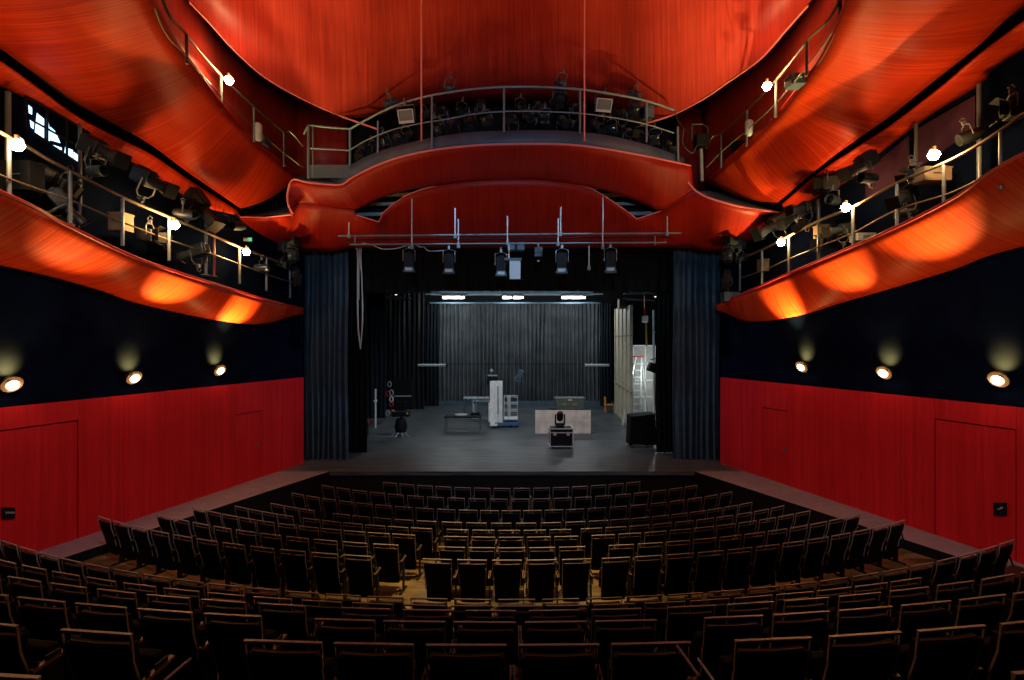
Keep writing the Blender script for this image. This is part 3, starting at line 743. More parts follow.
fix(PROF, 862, 164, 11.2, 105, -30, 'boxy spotlight with tan gel frame high above the railing, panel side', GL.replace('window side gallery', 'gallery with purple panels'), 1.3)
fix(PAR, 868, 178, 11.0, 100, 0, 'ring-yoke spotlight hanging under the boxy tan-framed spotlight', GR)
fix(FRES, 827, 184, 12.2, 60, 0, 'dark box spotlight on a tall post beside the middle bulb, panel side', GR, 1.1)
fix(PAR, 833, 200, 12.0, 120, 0, 'round spotlight under the tall post beside the middle bulb, panel side', GR)
fix(PROF, 775, 224, 13.9, 100, -30, 'long pale spotlight slanting above the third bulb, panel side', GR, 1.5)
fix(PROF, 797, 214, 13.0, 95, -35, 'first of the clustered spotlights before the stout post, panel side', GR, 1.2)
fix(PROF, 806, 208, 12.7, 100, -10, 'second of the clustered spotlights before the stout post, panel side', GR, 1.1)
fix(PAR, 800, 226, 12.8, 40, -30, 'round spotlight hanging below the clustered spotlights, panel side', GR)
fix(PROF, 905, 196, 10.4, 115, -25, 'tan lit spotlight angled behind the rail, panel side', GR, 1.1)
fix(FRES, 915, 176, 10.2, 80, -10, 'barn-door spotlight under the first bulb, panel side', GR)
fix(PAR, 970, 136, 9.3, 70, -20, 'round spotlight on the rail left of the nearest post, panel side', GR)
fix(FRES, 1012, 110, 8.5, 70, 0, 'barn-door spotlight nearest the viewer, panel side', GR)
fix(PROF, 737, 243, 15.3, 120, 5, 'topmost spotlight of the stage end cluster, panel side', GR, 1.1)
fix(FRES, 728, 256, 15.4, 160, -10, 'left barn-door spotlight of the stage end cluster, panel side', GR)
fix(PAR, 742, 258, 15.3, 100, -20, 'round spotlight of the stage end cluster, panel side', GR)
fix(PROF, 727, 278, 15.6, 150, -40, 'lowest spotlight of the stage end cluster, panel side', GR)
fix(FRES, 826, 243, 12.6, 100, 0, 'barn-door spotlight behind the stout post, panel side', GR)
fix(PROF, 842, 230, 12.0, 100, -10, 'spotlight lying low behind the middle rail, panel side', GR)
fix(PAR, 905, 212, 10.6, 60, 0, 'round spotlight low on the deck below the first bulb, panel side', GR)
# bridge: row of lamps behind the railing
GB = 'stage lights behind the bridge railing'
spots = [(362, 151, 14.6), (374, 149, 14.5), (386, 142, 14.3), (397, 140, 14.2), (408, 136, 14.1), (440, 129, 13.9), (453, 125, 13.9), (470, 123, 13.8), (487, 121, 13.8), (513, 120, 13.8), (528, 119, 13.8), (545, 119, 13.8), (562, 121, 13.8), (597, 126, 13.9), (612, 129, 14.0), (628, 133, 14.2), (640, 135, 14.3), (655, 140, 14.5), (668, 146, 14.6)]
WHERE = ['left of the far left bridge post', 'at the far left bridge post', 'past the far left bridge post', 'under the pale flood light', 'left of the first rose rod', 'right of the second bridge post', 'well right of the second bridge post', 'midway between second and middle posts', 'left of the middle bridge post', 'right of the middle bridge post',
         'further right of the middle bridge post', 'midway between middle and fourth posts', 'left of the fourth bridge post', 'right of the second rose rod', 'under the right flood light', 'left of the fifth bridge post', 'near the fifth bridge post', 'right of the fifth bridge post', 'by the last bridge post']
for k, (x, y, d) in enumerate(spots):
    pr = (PROF, FRES, PAR)[(k*2) % 3]
    fix(pr, x, y, d, 180+random.uniform(-40, 40), -random.uniform(15, 45), 'small dark %s behind the railing %s' % (NAMES[pr], WHERE[k]), GB, random.uniform(.9, 1.15))
for k, (x, y, d) in enumerate([(427, 114, 15.0), (443, 112, 15.0), (461, 111, 15.0), (480, 108, 15.0), (520, 107, 15), (538, 107, 15), (556, 107, 15), (575, 109, 15), (600, 112, 15), (622, 114, 15), (638, 120, 15)]):
    pr = (PAR, PROF)[k % 2]
    fix(pr, x, y, d, 150+random.uniform(-40, 60), -random.uniform(10, 45), 'dark %s in the rear row of the bridge, %s from its left end' % (NAMES[pr], ORD[k]), 'rear row of lights on the bridge', 1.1)
fix(FLOOD, 406.5, 116, 13.5, 168, -20, 'pale square flood light under the top rail near the first rose rod', GB, 1.3)
fix(FLOOD, 603.5, 105, 13.3, 190, -22, 'pale square flood light under the top rail near the second rose rod', GB, 1.25)
fix(PAR, 391, 103, 13.7, -70, 20, 'spotlight perched on top of the rail above the far left bridge post', GB)
fix(PAR, 449, 88, 13.1, 30, 30, 'spotlight perched on the rail between second and middle posts', GB)
fix(PAR, 561, 83, 12.9, 20, 30, 'spotlight perched on the rail left of the fourth post', GB)
fix(PAR, 634, 95, 13.5, 60, 20, 'spotlight perched on the rail left of the fifth post', GB)
fix(FRES, 635, 108, 13.7, 180, -60, 'dark spotlight hanging just below the rail left of the fifth post', GB)
fix(FRES, 560, 95, 13.1, 180, -60, 'dark spotlight hanging just below the rail left of the fourth post', GB)
# cabled work light on a stand
g = empty('work_light', P(701, 180, 14.6), label='boxy work light with loose cables on a white stand beside the bridge', cat='work light')
kid(g, 'stand', MB().tube([P(701, 149, 14.6), P(702, 181, 14.6)], .05, 8), GALV, smooth=True)
kid(g, 'lamp_housing', MB().box(P(701, 141, 14.6), (.36, .3, .36)), BLKMET, bevel=.02)
kid(g, 'handle', MB().tube([P(692, 140, 14.6), P(692, 124.5, 14.6), P(703, 124, 14.6), P(708, 128, 14.6), P(708, 141, 14.6)], .022, 6), STEEL)
kid(g, 'cable', MB().tube(resample([P(674, 110, 13.9), P(679, 122, 14.2), P(690, 136, 14.4), P(684, 146, 14.4), P(690, 153, 14.4), P(695, 150, 14.5)], 30), .014, 6), BLKMET)
kid(g, 'cable', MB().tube(resample([P(684, 128, 14.4), P(683, 144, 14.4), P(692, 153, 14.4), P(697, 145, 14.5)], 24), .012, 6), STEEL)

# bare bulbs on the railings
def make_bulb():
    r = empty('gallery_bulb')
    mb = MB(); mb.lathe([(0, -.10), (.06, -.08), (.10, 0), (.08, .05), (.03, .09), (.02, .10)], n=16); mb.build('bulb', BULB, r, smooth=True)
    mb = MB(); mb.lathe([(.028, .09), (.032, .10), (.032, .16), (.0, .17)], n=12); mb.build('socket', BRONZE, r)
    mb = MB(); mb.tube([(0, 0, .15), (0, .10, .13), (0, .14, 0)], .012, 6); mb.build('bracket', STEEL, r)
    return r
BP = Proto(make_bulb)
for px, py, d, lab, pw in ((17, 145, 8.1, 'bare glowing bulb on the railing beside the windows', 110), (174.5, 225, 11.1, 'bare glowing bulb on the railing beside the long spotlight, window side', 150), (246.5, 252, 13.5, 'bare glowing bulb nearest the stage on the window side railing', 110),
                      (934, 155, 9.4, 'bare glowing bulb on the railing beside the purple panels', 110), (846, 207.5, 11.4, 'bare glowing bulb on the railing beside the stout post, panel side', 150), (781, 242.5, 13.3, 'bare glowing bulb nearest the stage on the panel side railing', 110),
                      (229, 80, 11.6, 'bare glowing bulb on the upper gallery on the landing side', 60), (767, 86, 11.5, 'bare glowing bulb on the upper gallery on the work light side', 60)):
    b = P(px, py, d); BP.place(b, (0, 0, 0), 1.0, label=lab, cat='bulb', group='bare bulbs on the galleries')
    light('POINT', 'bulb_light', b+Vector((0, -.17, .0)), (1, .48, .14), pw*.76, .07)
# wall lamps
def make_wl():
    r = empty('wall_lamp')     # local +y points into the room
    mb = MB(); mb.lathe([(.0, .14), (.06, .135), (.13, .09), (.17, .0), (.165, .0), (.12, .08), (.0, .12)], (0, .17, .03), Vector((0, -.95, .55)), 24); mb.build('shade', BRONZE, r, smooth=True)
    mb = MB(); mb.lathe([(.0, -.035), (.06, -.03), (.09, -.01), (.095, .02), (.0, .03)], (0, .20, .012), Vector((0, -.95, .55)), 24); mb.build('diffuser', LAMPG, r, smooth=True)
    mb = MB(); mb.tube([(0, -.02, .06), (0, .12, .08)], .025, 8); mb.lathe([(.07, 0), (.07, .02), (0, .025)], (0, -.02, .06), (0, 1, 0), 16); mb.build('wall_bracket', BRONZE, r)
    return r
WL = Proto(make_wl)
for px, py, lab in ((5, 386, 'bronze wall lamp furthest from the stage on the window side wall'), (128, 379, 'middle bronze wall lamp on the window side wall'), (214.5, 371.5, 'bronze wall lamp nearest the stage on the window side wall'),
                    (807, 368, 'bronze wall lamp nearest the stage on the panel side wall'), (890, 374, 'middle bronze wall lamp on the panel side wall'), (1005, 381, 'bronze wall lamp furthest from the stage on the panel side wall')):
    s = -1 if px < 512 else 1
    p = wallpt(px, py, .02)
    rz = -PI/2-WANG if s < 0 else PI/2+WANG
    WL.place(p, (0, 0, rz), 1.0, label=lab, cat='wall lamp', group='bronze wall lamps')
    inw = Vector((-s*math.cos(WANG), -math.sin(WANG), 0))
    light('SPOT', 'wall_lamp_up', p+inw*.24+Vector((0, 0, .20)), (1, .44, .06), 330, .04, spot=84, blend=1., target=p-inw*.02+Vector((0, 0, .36)))
    iw = {0: 1.25, 1: 1.05, 2: .45}[0 if p.y < 10.3 else 1 if p.y < 12.4 else 2]
    light('SPOT', 'wall_lamp_beam', p+inw*.42+Vector((0, 0, .15)), (1, .88, .28), 700 if px < 50 else 2100, .05, spot=44, blend=1., target=p+inw*iw+Vector((0, .5, 2)))
    light('SPOT', 'wall_lamp_spill', p+inw*.42+Vector((0, 0, .16)), (1, .55, .16), 75, .08, spot=125, blend=1., target=p+inw*.9+Vector((0, .2, 2)))
    light('POINT', 'wall_lamp_room', p+inw*.5+Vector((0, 0, -.12)), (1, .6, .3), 2, .1)
# green exit sign, small notices by the doors
g = empty('exit_sign', P(247, 239.5, 14.4), label='small glowing green exit sign at the stage end of the gallery', cat='sign')
kid(g, 'sign_box', MB().box(P(247, 239.5, 14.4), (.34, .06, .15)), BLACK); kid(g, 'sign_face', MB().box(P(246, 239.5, 14.36), (.14, .02, .10)), PALE); kid(g, 'sign_arrow', MB().box(P(250, 239.5, 14.36), (.10, .02, .10)), GREEN)
def wbox(px0, py0, px1, py1, off, th):
    m_ = MB(); a = [wallpt(px0, py0, off), wallpt(px1, py0, off), wallpt(px1, py1, off), wallpt(px0, py1, off)]
    m_.add(a, [(0, 1, 2, 3)]); return m_
for (x0, y0, x1, y1, lab) in ((-3, 507.5, 10.5, 518.5, 'small black door notice with pale lettering on the window side'), (998, 502.5, 1011, 515.5, 'small black door notice with a pale symbol on the panel side')):
    g = empty('door_notice', wallpt((x0+x1)/2, (y0+y1)/2, .09), label=lab, cat='notice')
    kid(g, 'plate', wbox(x0, y0, x1, y1, .09, 0), BLACK, solid=.02)
    if x0 < 500:
        for k in range(5): kid(g, 'mark', wbox(-.5+k*1.9, 511.6, .8+k*1.9, 513.6, .115, 0), PALE)
    else:
        kid(g, 'mark', wbox(1006, 507, 1009, 508.6, .115, 0), PALE); kid(g, 'mark', wbox(1003.5, 508.5, 1007, 509.6, .115, 0), PALE)

# gallery clutter: boxes and cases standing on the decks
for (x, y, d, w_, h_, m_, nm_, lab) in ((932, 176, 10.0, .55, .26, CARD, 'equipment_box', 'tan box standing behind the rail below the first panel side bulb'), (862, 238, 11.9, .42, .16, PALE, 'equipment_box', 'low white box on the deck beside the middle panel side bulb'),
                                  (821, 232, 12.7, .22, .30, CARD, 'equipment_box', 'brown box behind the stout post, panel side'), (763, 266, 14.8, .22, .36, CARD, 'equipment_box', 'tall brown box behind the rail near the stage, panel side'),
                                  (121, 223, 10.5, .32, .36, CARD, 'equipment_box', 'tan box behind the rail before the second bulb, window side'), (163, 243, 11.6, .22, .36, BLKMET, 'dimmer_box', 'black dimmer box fixed by the second bulb post, window side'),
                                  (22, 178, 8.9, .55, .5, BLKMET, 'dimmer_box', 'slate equipment cabinet under the windows'), (730, 297, 15.9, .5, .28, FASCIA, 'dimmer_box', 'slate box at the stage end of the panel side gallery'),
                                  (66, 219, 9.7, .3, .3, BLKMET, 'dimmer_box', 'black box on the deck below the windows'), (648, 113, 13.9, .26, .34, FASCIA, 'dimmer_box', 'slate box hung by the fifth bridge post'),
                                  (258, 132, 13.1, .22, .45, PALE, 'loudspeaker', 'pale round-fronted loudspeaker on the upper gallery, landing side'), (749, 128, 13.0, .2, .4, PALE, 'loudspeaker', 'pale round-fronted loudspeaker on the upper gallery, work light side'),
                                  (738, 147, 13.9, .28, .2, BLKMET, 'dimmer_box', 'black box on the upper gallery deck, work light side'), (795, 82, 10.6, .3, .2, FASCIA, 'dimmer_box', 'slate box on the upper gallery rail, work light side'),
                                  (262, 142, 13.6, .28, .2, FASCIA, 'dimmer_box', 'slate box on the upper gallery deck, landing side')):
    g = empty(nm_, P(x, y, d), label=lab, cat=nm_.replace('_', ' '))
    if nm_ == 'loudspeaker':
        kid(g, 'cabinet', MB().lathe([(w_*.3, -h_/2), (w_*.5, -h_*.4), (w_*.5, h_*.4), (w_*.3, h_/2)], P(x, y, d), n=16), m_, smooth=True); kid(g, 'bracket', MB().tube([P(x, y, d), P(x, y, d)+Vector((0, .2, 0))], .02), BLKMET)
    else:
        kid(g, 'case', MB().box(P(x, y, d), (w_, .3, h_)), m_, bevel=.01)
        kid(g, 'lid', MB().box(P(x, y, d)+Vector((0, 0, h_/2)), (w_+.02, .32, .03)), m_); kid(g, 'handle', MB().tube([P(x, y, d)+Vector((a*w_*.2, -.165, .02)) for a in (-1, 1)], .012, 6), STEEL)

# ------------------------------------------------------------------ house curtains, portal legs
def curtain(name, label, x0, x1, ytop, ybot, D, m, folds, amp, cat='curtain'):
    ztop = P(512, ytop, D).z; zb = P(512, ybot, D).z
    X0, X1 = (x0-CX)/F*D, (x1-CX)/F*D
    n = folds*10; rows = []
    ph = [random.uniform(.6, 1.35) for _ in range(folds+1)]
    for j in range(9):
        t = j/8; r = []
        for i in range(n+1):
            u = i/n; k = min(folds-1, int(u*folds)); a = amp*ph[k]*(.55+.45*t)
            r.append(Vector((X0+(X1-X0)*u+.02*math.sin(7*t+k), D+a*math.sin(2*PI*u*folds)+.03*math.sin(3*t+k*1.7), ztop+(zb-ztop)*t)))
        rows.append(r)
    o = MB().grid(rows).build(name, m, None, smooth=True)
    return tag(o, label, cat)
curtain('stage_curtain', 'tall dark blue pleated curtain beside the window side red wall', 304, 348, 240, 459.5, 17.15, CURT, 8, .17)
curtain('stage_curtain', 'tall dark blue pleated curtain beside the panel side red wall', 673, 720, 240, 459.5, 17.15, CURT, 8, .17)
curtain('masking_drape', 'black masking drape just inside the window side blue curtain', 347, 367, 240, 452.5, 18.2, UPH, 4, .05)
curtain('masking_drape', 'black masking drape just inside the panel side blue curtain', 656, 675, 240, 452.5, 18.2, UPH, 4, .05)
curtain('border_drape', 'wide black border drape across the top of the stage opening', 345, 680, 246, 291, 17.9, UPH, 30, .05)
# pleated grey back curtain deep on the stage
curtain('back_curtain', 'wide grey pleated curtain closing the back of the stage', 437, 602, 303, 405, 31.6, BACKC, 42, .17)
curtain('side_drape', 'dark pleated drape left of the grey back curtain', 425, 439, 303, 406, 31.0, DRAPE, 4, .12)
curtain('side_drape', 'dark pleated drape right of the grey back curtain', 600, 611, 303, 406, 31.0, DRAPE, 4, .12)
curtain('side_drape', 'tall dim grey drape at the wing beside the rack of tools', 364, 386, 293, 418, 24.5, DRAPE, 5, .07)
curtain('side_drape', 'tall black drape in front of the tool wall', 386, 424, 293, 409, 29.5, BLKMET, 8, .05)
tag(MB().box(Vector((.5, 31.2, STAGE_Z+.15)), (12.0, .12, .30)).build('stage_curb', FASCIA), 'low slate curb running along the foot of the grey back curtain', 'curb')
# lighting batten above the back curtain
g = empty('lighting_batten', P(512, 296, 29.6), label='steel batten carrying tube lights above the grey back curtain', cat='batten')
kid(g, 'pipe', MB().tube([P(425, 294, 29.7), P(603, 294, 29.7)], .05, 8), STEEL); kid(g, 'lower_pipe', MB().tube([P(430, 303, 29.8), P(600, 303, 29.8)], .06, 8), FASCIA)
kid(g, 'border_board', MB().box(P(512, 292, 30.2), (9.8, .04, .42)), FASCIA)
for x in range(440, 600, 15): kid(g, 'hanger', MB().tube([P(x, 285, 29.7), P(x, 294, 29.7)], .02, 5), STEEL)
for xa, xb, lab in ((442.5, 464.5, 'bright tube light above the left part of the back curtain'), (502.5, 511.5, 'short bright tube light left of the batten centre'), (513.5, 523, 'short bright tube light right of the batten centre'), (562, 585, 'bright tube light above the right part of the back curtain')):
    g = empty('tube_light', P((xa+xb)/2, 297.5, 29.3), label=lab, cat='tube light', group='tube lights on the rear batten')
    kid(g, 'tube', MB().box(P((xa+xb)/2, 297.5, 29.3), ((xb-xa)/F*29.3, .12, .12)), TUBE, bevel=.03)
    kid(g, 'reflector', MB().box(P((xa+xb)/2, 294.8, 29.4), ((xb-xa)/F*29.3+.1, .3, .05)), BLKMET)
    light('POINT', 'tube_glow', P((xa+xb)/2, 303, 28.6), (.88, .97, 1), 190*(xb-xa)/22, .3)
# side battens with pale pipe ends
for xa, xb, lab in ((418, 446, 'pale pipe end of the low batten, left of the back curtain'), (585, 609, 'pale pipe end of the low batten, right of the back curtain')):
    g = empty('pipe_rail', P((xa+xb)/2, 365, 29.5), label=lab, cat='pipe')
    kid(g, 'pipe', MB().tube([P(xa, 365.2, 29.5), P(xb, 365.2, 29.5)], .085, 8), ALU, smooth=True); kid(g, 'end_cap', MB().lathe([(.1, 0), (.1, .12), (0, .13)], P(xb, 365.2, 29.5), (1, 0, 0), 10), BLKMET)
tag(MB().tube([P(446, 364, 29.8), P(585, 364, 29.8)], .02, 6).build('batten_pipe', BLKMET), 'thin dark pipe crossing in front of the grey back curtain', 'pipe')
# front pipe grid in the opening
g = empty('pipe_truss', P(512, 240, 14.6), label='three thin steel pipes slung across the top of the stage opening', cat='pipe truss')
kid(g, 'pipe', MB().tube([P(338, 236, 14.6), P(681, 233, 14.6)], .026, 8), BRST); kid(g, 'pipe', MB().tube([P(345, 240, 14.8), P(673, 237, 14.8)], .022, 8), BLKMET); kid(g, 'pipe', MB().tube([P(350, 244.5, 14.5), P(667, 242.5, 14.5)], .022, 8), BRST)
for x in (355, 655): kid(g, 'brace', MB().tube([P(x, 236, 14.6), P(x, 245, 14.5)], .02, 6), BRST)
for x, y0, y1, lab in ((412, 199, 247, 'hanging rod above the spotlight nearest the cable drop'), (455.3, 208, 236, 'hanging rod left of the paired lamps'), (458.5, 219, 246, 'short hanging rod touching the rod left of the paired lamps'), (507.5, 216, 243, 'hanging rod over the paired pale lamps'), (560.5, 207, 234, 'hanging rod above the spotlight right of the small grey lamp'), (558, 218, 244, 'short hanging rod behind the rod right of the small grey lamp'),
                       (602.7, 197, 247, 'hanging rod above the rightmost opening spotlight'), (589, 246, 268, 'loose rod dangling between the two right spotlights'), (667, 216, 234, 'hanging rod at the end of the pipes near the right curtain'), (349, 222, 236, 'hanging rod at the end of the pipes near the cable drop')):
    g = empty('hanger_rod', P(x, y1, 14.6), label=lab, cat='rod', group='rods holding the pipe truss')
    kid(g, 'rod', MB().tube([P(x, y0, 14.3), P(x, y1, 14.5)], .022, 6), GALV, smooth=True); kid(g, 'hook', MB().box(P(x, y1, 14.5), (.08, .06, .12)), BRST)
GO = 'stage lights hanging in the stage opening'
def hang(pr, x, y, lab, sc=1., yaw=180, pitch=-80): fix(pr, x, y, 16.0, yaw, pitch, lab, GO, sc)
def make_drop():
    r = empty('drop_spotlight')     # hangs straight down from its clamp, a flared hood at the bottom
    mb = MB(); mb.box((0, 0, -.42), (.26, .22, .42)); mb.box((0, 0, -.20), (.18, .16, .06)); mb.build('lamp_housing', BLKMET, r, bevel=.02)
    mb = MB(); mb.box((0, 0, -.70), (.34, .30, .15), taper=.72); mb.build('hood', FASCIA, r)
    mb = MB(); mb.box((0, -.125, -.72), (.2, .03, .12)); mb.build('hood_flap', PALE, r)
    mb = MB(); mb.tube([(-.17, 0, -.45), (-.17, 0, -.12), (0, 0, -.06), (.17, 0, -.12), (.17, 0, -.45)], .014, 6); mb.build('yoke', STEEL, r)
    mb = MB(); mb.box((0, 0, -.02), (.06, .07, .10)); mb.tube([(0, .05, .04), (0, 0, .08), (0, -.05, .04)], .014, 6); mb.build('clamp', GALV, r)
    return r
DS = Proto(make_drop)
for x, y, sc_, lab in ((409, 246, 1.0, 'down-pointing hooded spotlight nearest the cable drop'), (449, 247, 1.02, 'down-pointing hooded spotlight left of the paired pale lamps'), (501, 250, 1.0, 'left lamp of the pale pair hanging in mid opening'), (562, 246, 1.05, 'down-pointing hooded spotlight right of the small grey lamp'), (610.5, 245, 1.05, 'down-pointing hooded spotlight nearest the right end of the opening')):
    DS.place(P(x, y, 14.8), (0, 0, random.uniform(-.2, .2)), sc_, label=lab, cat='stage light', group=GO)
g = empty('lamp_panel', P(515, 250, 14.75), label='pale rectangular lamp panel of the pair hanging in mid opening', cat='stage light')
kid(g, 'panel', MB().box(P(515, 269.5, 14.75), (.32, .12, .58)), PALE, bevel=.01); kid(g, 'top_bar', MB().box(P(513, 259.5, 14.75), (.5, .16, .07)), FASCIA); kid(g, 'hanger', MB().tube([P(509, 244, 14.65), P(509, 259, 14.75)], .025, 6), GALV)
g = empty('grey_lamp', P(538, 252, 14.8), label='small grey lamp on a short drop between the pale pair and next spotlight', cat='stage light')
kid(g, 'lamp_housing', MB().box(P(538.5, 252, 14.8), (.22, .18, .28)), FASCIA, bevel=.02); kid(g, 'hanger', MB().tube([P(538.5, 243, 14.8), P(538.5, 250, 14.8)], .02, 6), GALV); kid(g, 'knob', MB().lathe([(0, -.04), (.04, 0), (0, .04)], P(538.5, 261, 14.8)), PALE)
g = empty('dark_ballast', P(514, 246, 14.9), label='dark ballast box strapped above the pale pair of lamps', cat='ballast box')
kid(g, 'case', MB().box(P(516, 247, 14.9), (.5, .3, .24)), FASCIA, bevel=.02); kid(g, 'strap', MB().box(P(516, 247, 14.9), (.06, .32, .26)), BLKMET)
# dangling cables
g = empty('cable_drop', P(360, 345, 16.9), label='pale looped cables dangling beside the window side blue curtain', cat='cable')
for pts in ([(356, 238), (357.5, 255), (357.5, 285), (358, 325), (360.5, 349)], [(364, 240), (361, 252), (362, 285), (362.5, 320), (360.5, 349)], [(352, 243), (357, 250), (360, 258), (361, 270)], [(366, 244), (360, 247), (359, 262), (358.5, 300)]):
    kid(g, 'cable', MB().tube(resample([P(x, y, 16.5) for x, y in pts], 30), .022, 6), GALV, smooth=True)
tag(MB().tube(resample([P(x, y, 14.7) for x, y in ((362, 243), (372, 245), (383, 249), (396, 248.5), (405, 246), (414, 244), (420, 247), (424, 247), (429, 251), (444, 250.5))], 40), .016, 6).build('slack_cable', GALV), 'slack pale cable sagging between pipe and hooded spotlights', 'cable')

# ------------------------------------------------------------------ things on the stage
def on(px, py):                     # stage floor point seen at that pixel
    d = (EYE-STAGE_Z)*F/(py-CY); return P(px, py, d), d
# flight case with moving head
c, d = on(561.5, 449); c.y += .3
g = empty('flight_case', c, label='black flight case with aluminium edges on castors in mid stage', cat='flight case')
W, H, Dp = .86, .66, .62; zc = .10
MB().box((0, 0, zc+H/2), (W, Dp, H)).build('case_body', BLKMET, g, bevel=.01)
e = MB()
for x in (-1, 1):
    for y in (-1, 1): e.box((x*W/2, y*Dp/2, zc+H/2), (.035, .035, H+.03))
for z in (zc, zc+H, zc+H*.78):
    for y in (-1, 1): e.box((0, y*Dp/2, z), (W+.03, .033, .035))
    for x in (-1, 1): e.box((x*W/2, 0, z), (.033, Dp, .035))
e.build('edge_trim', ALU, g)
for x in (-.25, .25): MB().box((x, -Dp/2-.012, zc+H*.72), (.11, .02, .13)).build('latch', ALU, g)
for x in (-.33, .33):
    for y in (-.2, .2): MB().lathe([(.05, -.02), (.05, .02)], (x, y, .05), (1, 0, 0), 12).build('castor', BLKMET, g)
hz = STAGE_Z+zc+H
g = empty('moving_head_light', (c.x-.03, c.y, hz+.018), label='black moving head light standing on the flight case', cat='stage light')
MB().box((0, 0, .05), (.34, .32, .10), taper=.85).build('base', BLKMET, g, bevel=.015)
MB().box((-.17, 0, .28), (.05, .14, .40)).box((.17, 0, .28), (.05, .14, .40)).box((0, 0, .12), (.36, .14, .05)).build('yoke', BLKMET, g, bevel=.01)
MB().lathe([(.06, -.16), (.12, -.10), (.13, .10), (.10, .20), (.0, .20)], (0, 0, .38), (0, -.35, 1), 18).build('head', BLKMET, g, smooth=True)
MB().lathe([(.08, 0), (0, .03)], (0, -.075, .585), (0, -.35, 1), 16).build('lens', LENS, g, smooth=True)
# plywood board
c, d = on(563, 434)
g = empty('plywood_board', c, label='long pale pinkish plywood board standing upright behind the flight case', cat='board')
MB().box((0, 0, .53), (2.42, .04, 1.02)).build('sheet', PLY, g)
for x in (-.9, .9): MB().box((x, .22, .3), (.05, .42, .05), rx=-.9).build('prop_leg', BEIGE, g)
# trunk on a black trolley
c = P(570, 409, 23.0)
g = empty('equipment_trolley', (c.x, 23.3, STAGE_Z), label='black trolley hidden behind the board under the olive trunk', cat='trolley')
MB().box((0, 0, .85), (1.9, .8, .07)).build('platform', BLKMET, g)
for x in (-.8, .8):
    for y in (-.3, .3): MB().tube([(x, y, .09), (x, y, .82)], .03, 6).build('leg', BLKMET, g); MB().lathe([(.06, -.02), (.06, .02)], (x, y, .06), (1, 0, 0), 10).build('castor', BLKMET, g)
tz = STAGE_Z+.885
g = empty('olive_trunk', (c.x, 23.3, tz), label='olive grey ribbed trunk with two tan catches above the board', cat='trunk')
MB().box((0, 0, .24), (1.22, .6, .46), taper=1.1).build('trunk_body', OLIVE, g, bevel=.02)
MB().box((0, 0, .51), (1.40, .68, .08)).build('lid', OLIVE, g, bevel=.02)
for x in (-.27, .22): MB().box((x, -.33, .26), (.22, .03, .13), rx=-.05).build('catch', CARD, g)
MB().box((0, -.345, .46), (.17, .03, .09)).build('label_plate', BEIGE, g)
# personnel lift
c, d = on(497, 427)
g = empty('personnel_lift', c, label='white mast lift with railed cage and blue base in mid stage', cat='lift')
k = F/d
def lx(px): return (px-497)/k
def lz(py): return (427-py)/k
MB().box((lx(507), .35, .14), (lx(519)-lx(495), .9, .17)).build('base', BLUE, g, bevel=.02)
mast = MB()
for x0, x1 in ((490, 493), (494.5, 497.5), (499, 502.5)): mast.box(((lx(x0)+lx(x1))/2, 0, (lz(425)+lz(381))/2), (lx(x1)-lx(x0), .14, lz(381)-lz(425)))
mast.box((lx(497), .08, (lz(424)+lz(381))/2), (lx(503)-lx(492), .08, lz(381)-lz(424))); mast.build('mast', WHITE, g)
MB().box((lx(498), -.08, lz(400)), (.04, .03, 1.3)).build('chain_cover', FASCIA, g)
MB().box((lx(490), -.1, lz(412)), (.12, .12, .9)).box((lx(494), -.1, lz(424)), (.35, .5, .07)).build('outrigger_column', WHITE, g)
cg = MB()
for yy in (397, 404, 411):
    for dy in (.0, .6): cg.tube([(lx(504), dy, lz(yy)), (lx(517.5), dy, lz(yy))], .018, 6)
    for xx in (504, 517.5): cg.tube([(lx(xx), 0, lz(yy)), (lx(xx), .6, lz(yy))], .018, 6)
for xx in (504, 509, 517.5):
    for dy in (0, .6): cg.tube([(lx(xx), dy, lz(397)), (lx(xx), dy, lz(419))], .018, 6)
cg.build('cage', ALU, g)
MB().box((lx(511), .3, lz(419)), (.66, .62, .06)).build('cage_floor', WHITE, g)
MB().lathe([(.09, -.5), (.09, .5)], (lx(509), .5, lz(408)), (0, 0, 1), 12).build('gas_cylinder', ALU, g, smooth=True)
for xx in (494, 511, 517): MB().lathe([(.06, -.03), (.06, .03)], (lx(xx), -.1, .06), (1, 0, 0), 10).build('wheel', BLKMET, g)
# open tube frame cart left of the mast
c, d = on(481, 421); k = F/d
g = empty('frame_cart', c, label='white tube frame cart standing left of the mast lift', cat='cart')
fr = MB(); w_ = 8.5/k
for dy in (0, .5):
    fr.tube([(-w_, dy, .02), (-w_, dy, 19.5/k), (w_, dy, 19.5/k), (w_, dy, .02)], .025, 6); fr.tube([(-w_, dy, .12), (w_, dy, .12)], .02, 6)
for x in (-w_, w_, -w_*.55): fr.tube([(x, 0, 19.5/k), (x, .5, 19.5/k)], .02, 6)
fr.tube([(-w_*.55, 0, .1), (-w_*.55, 0, 19.5/k)], .018, 6); fr.build('frame', GALV, g)
MB().box((-w_*.9, .25, .45), (.10, .4, .7)).build('side_panel', PALE, g)
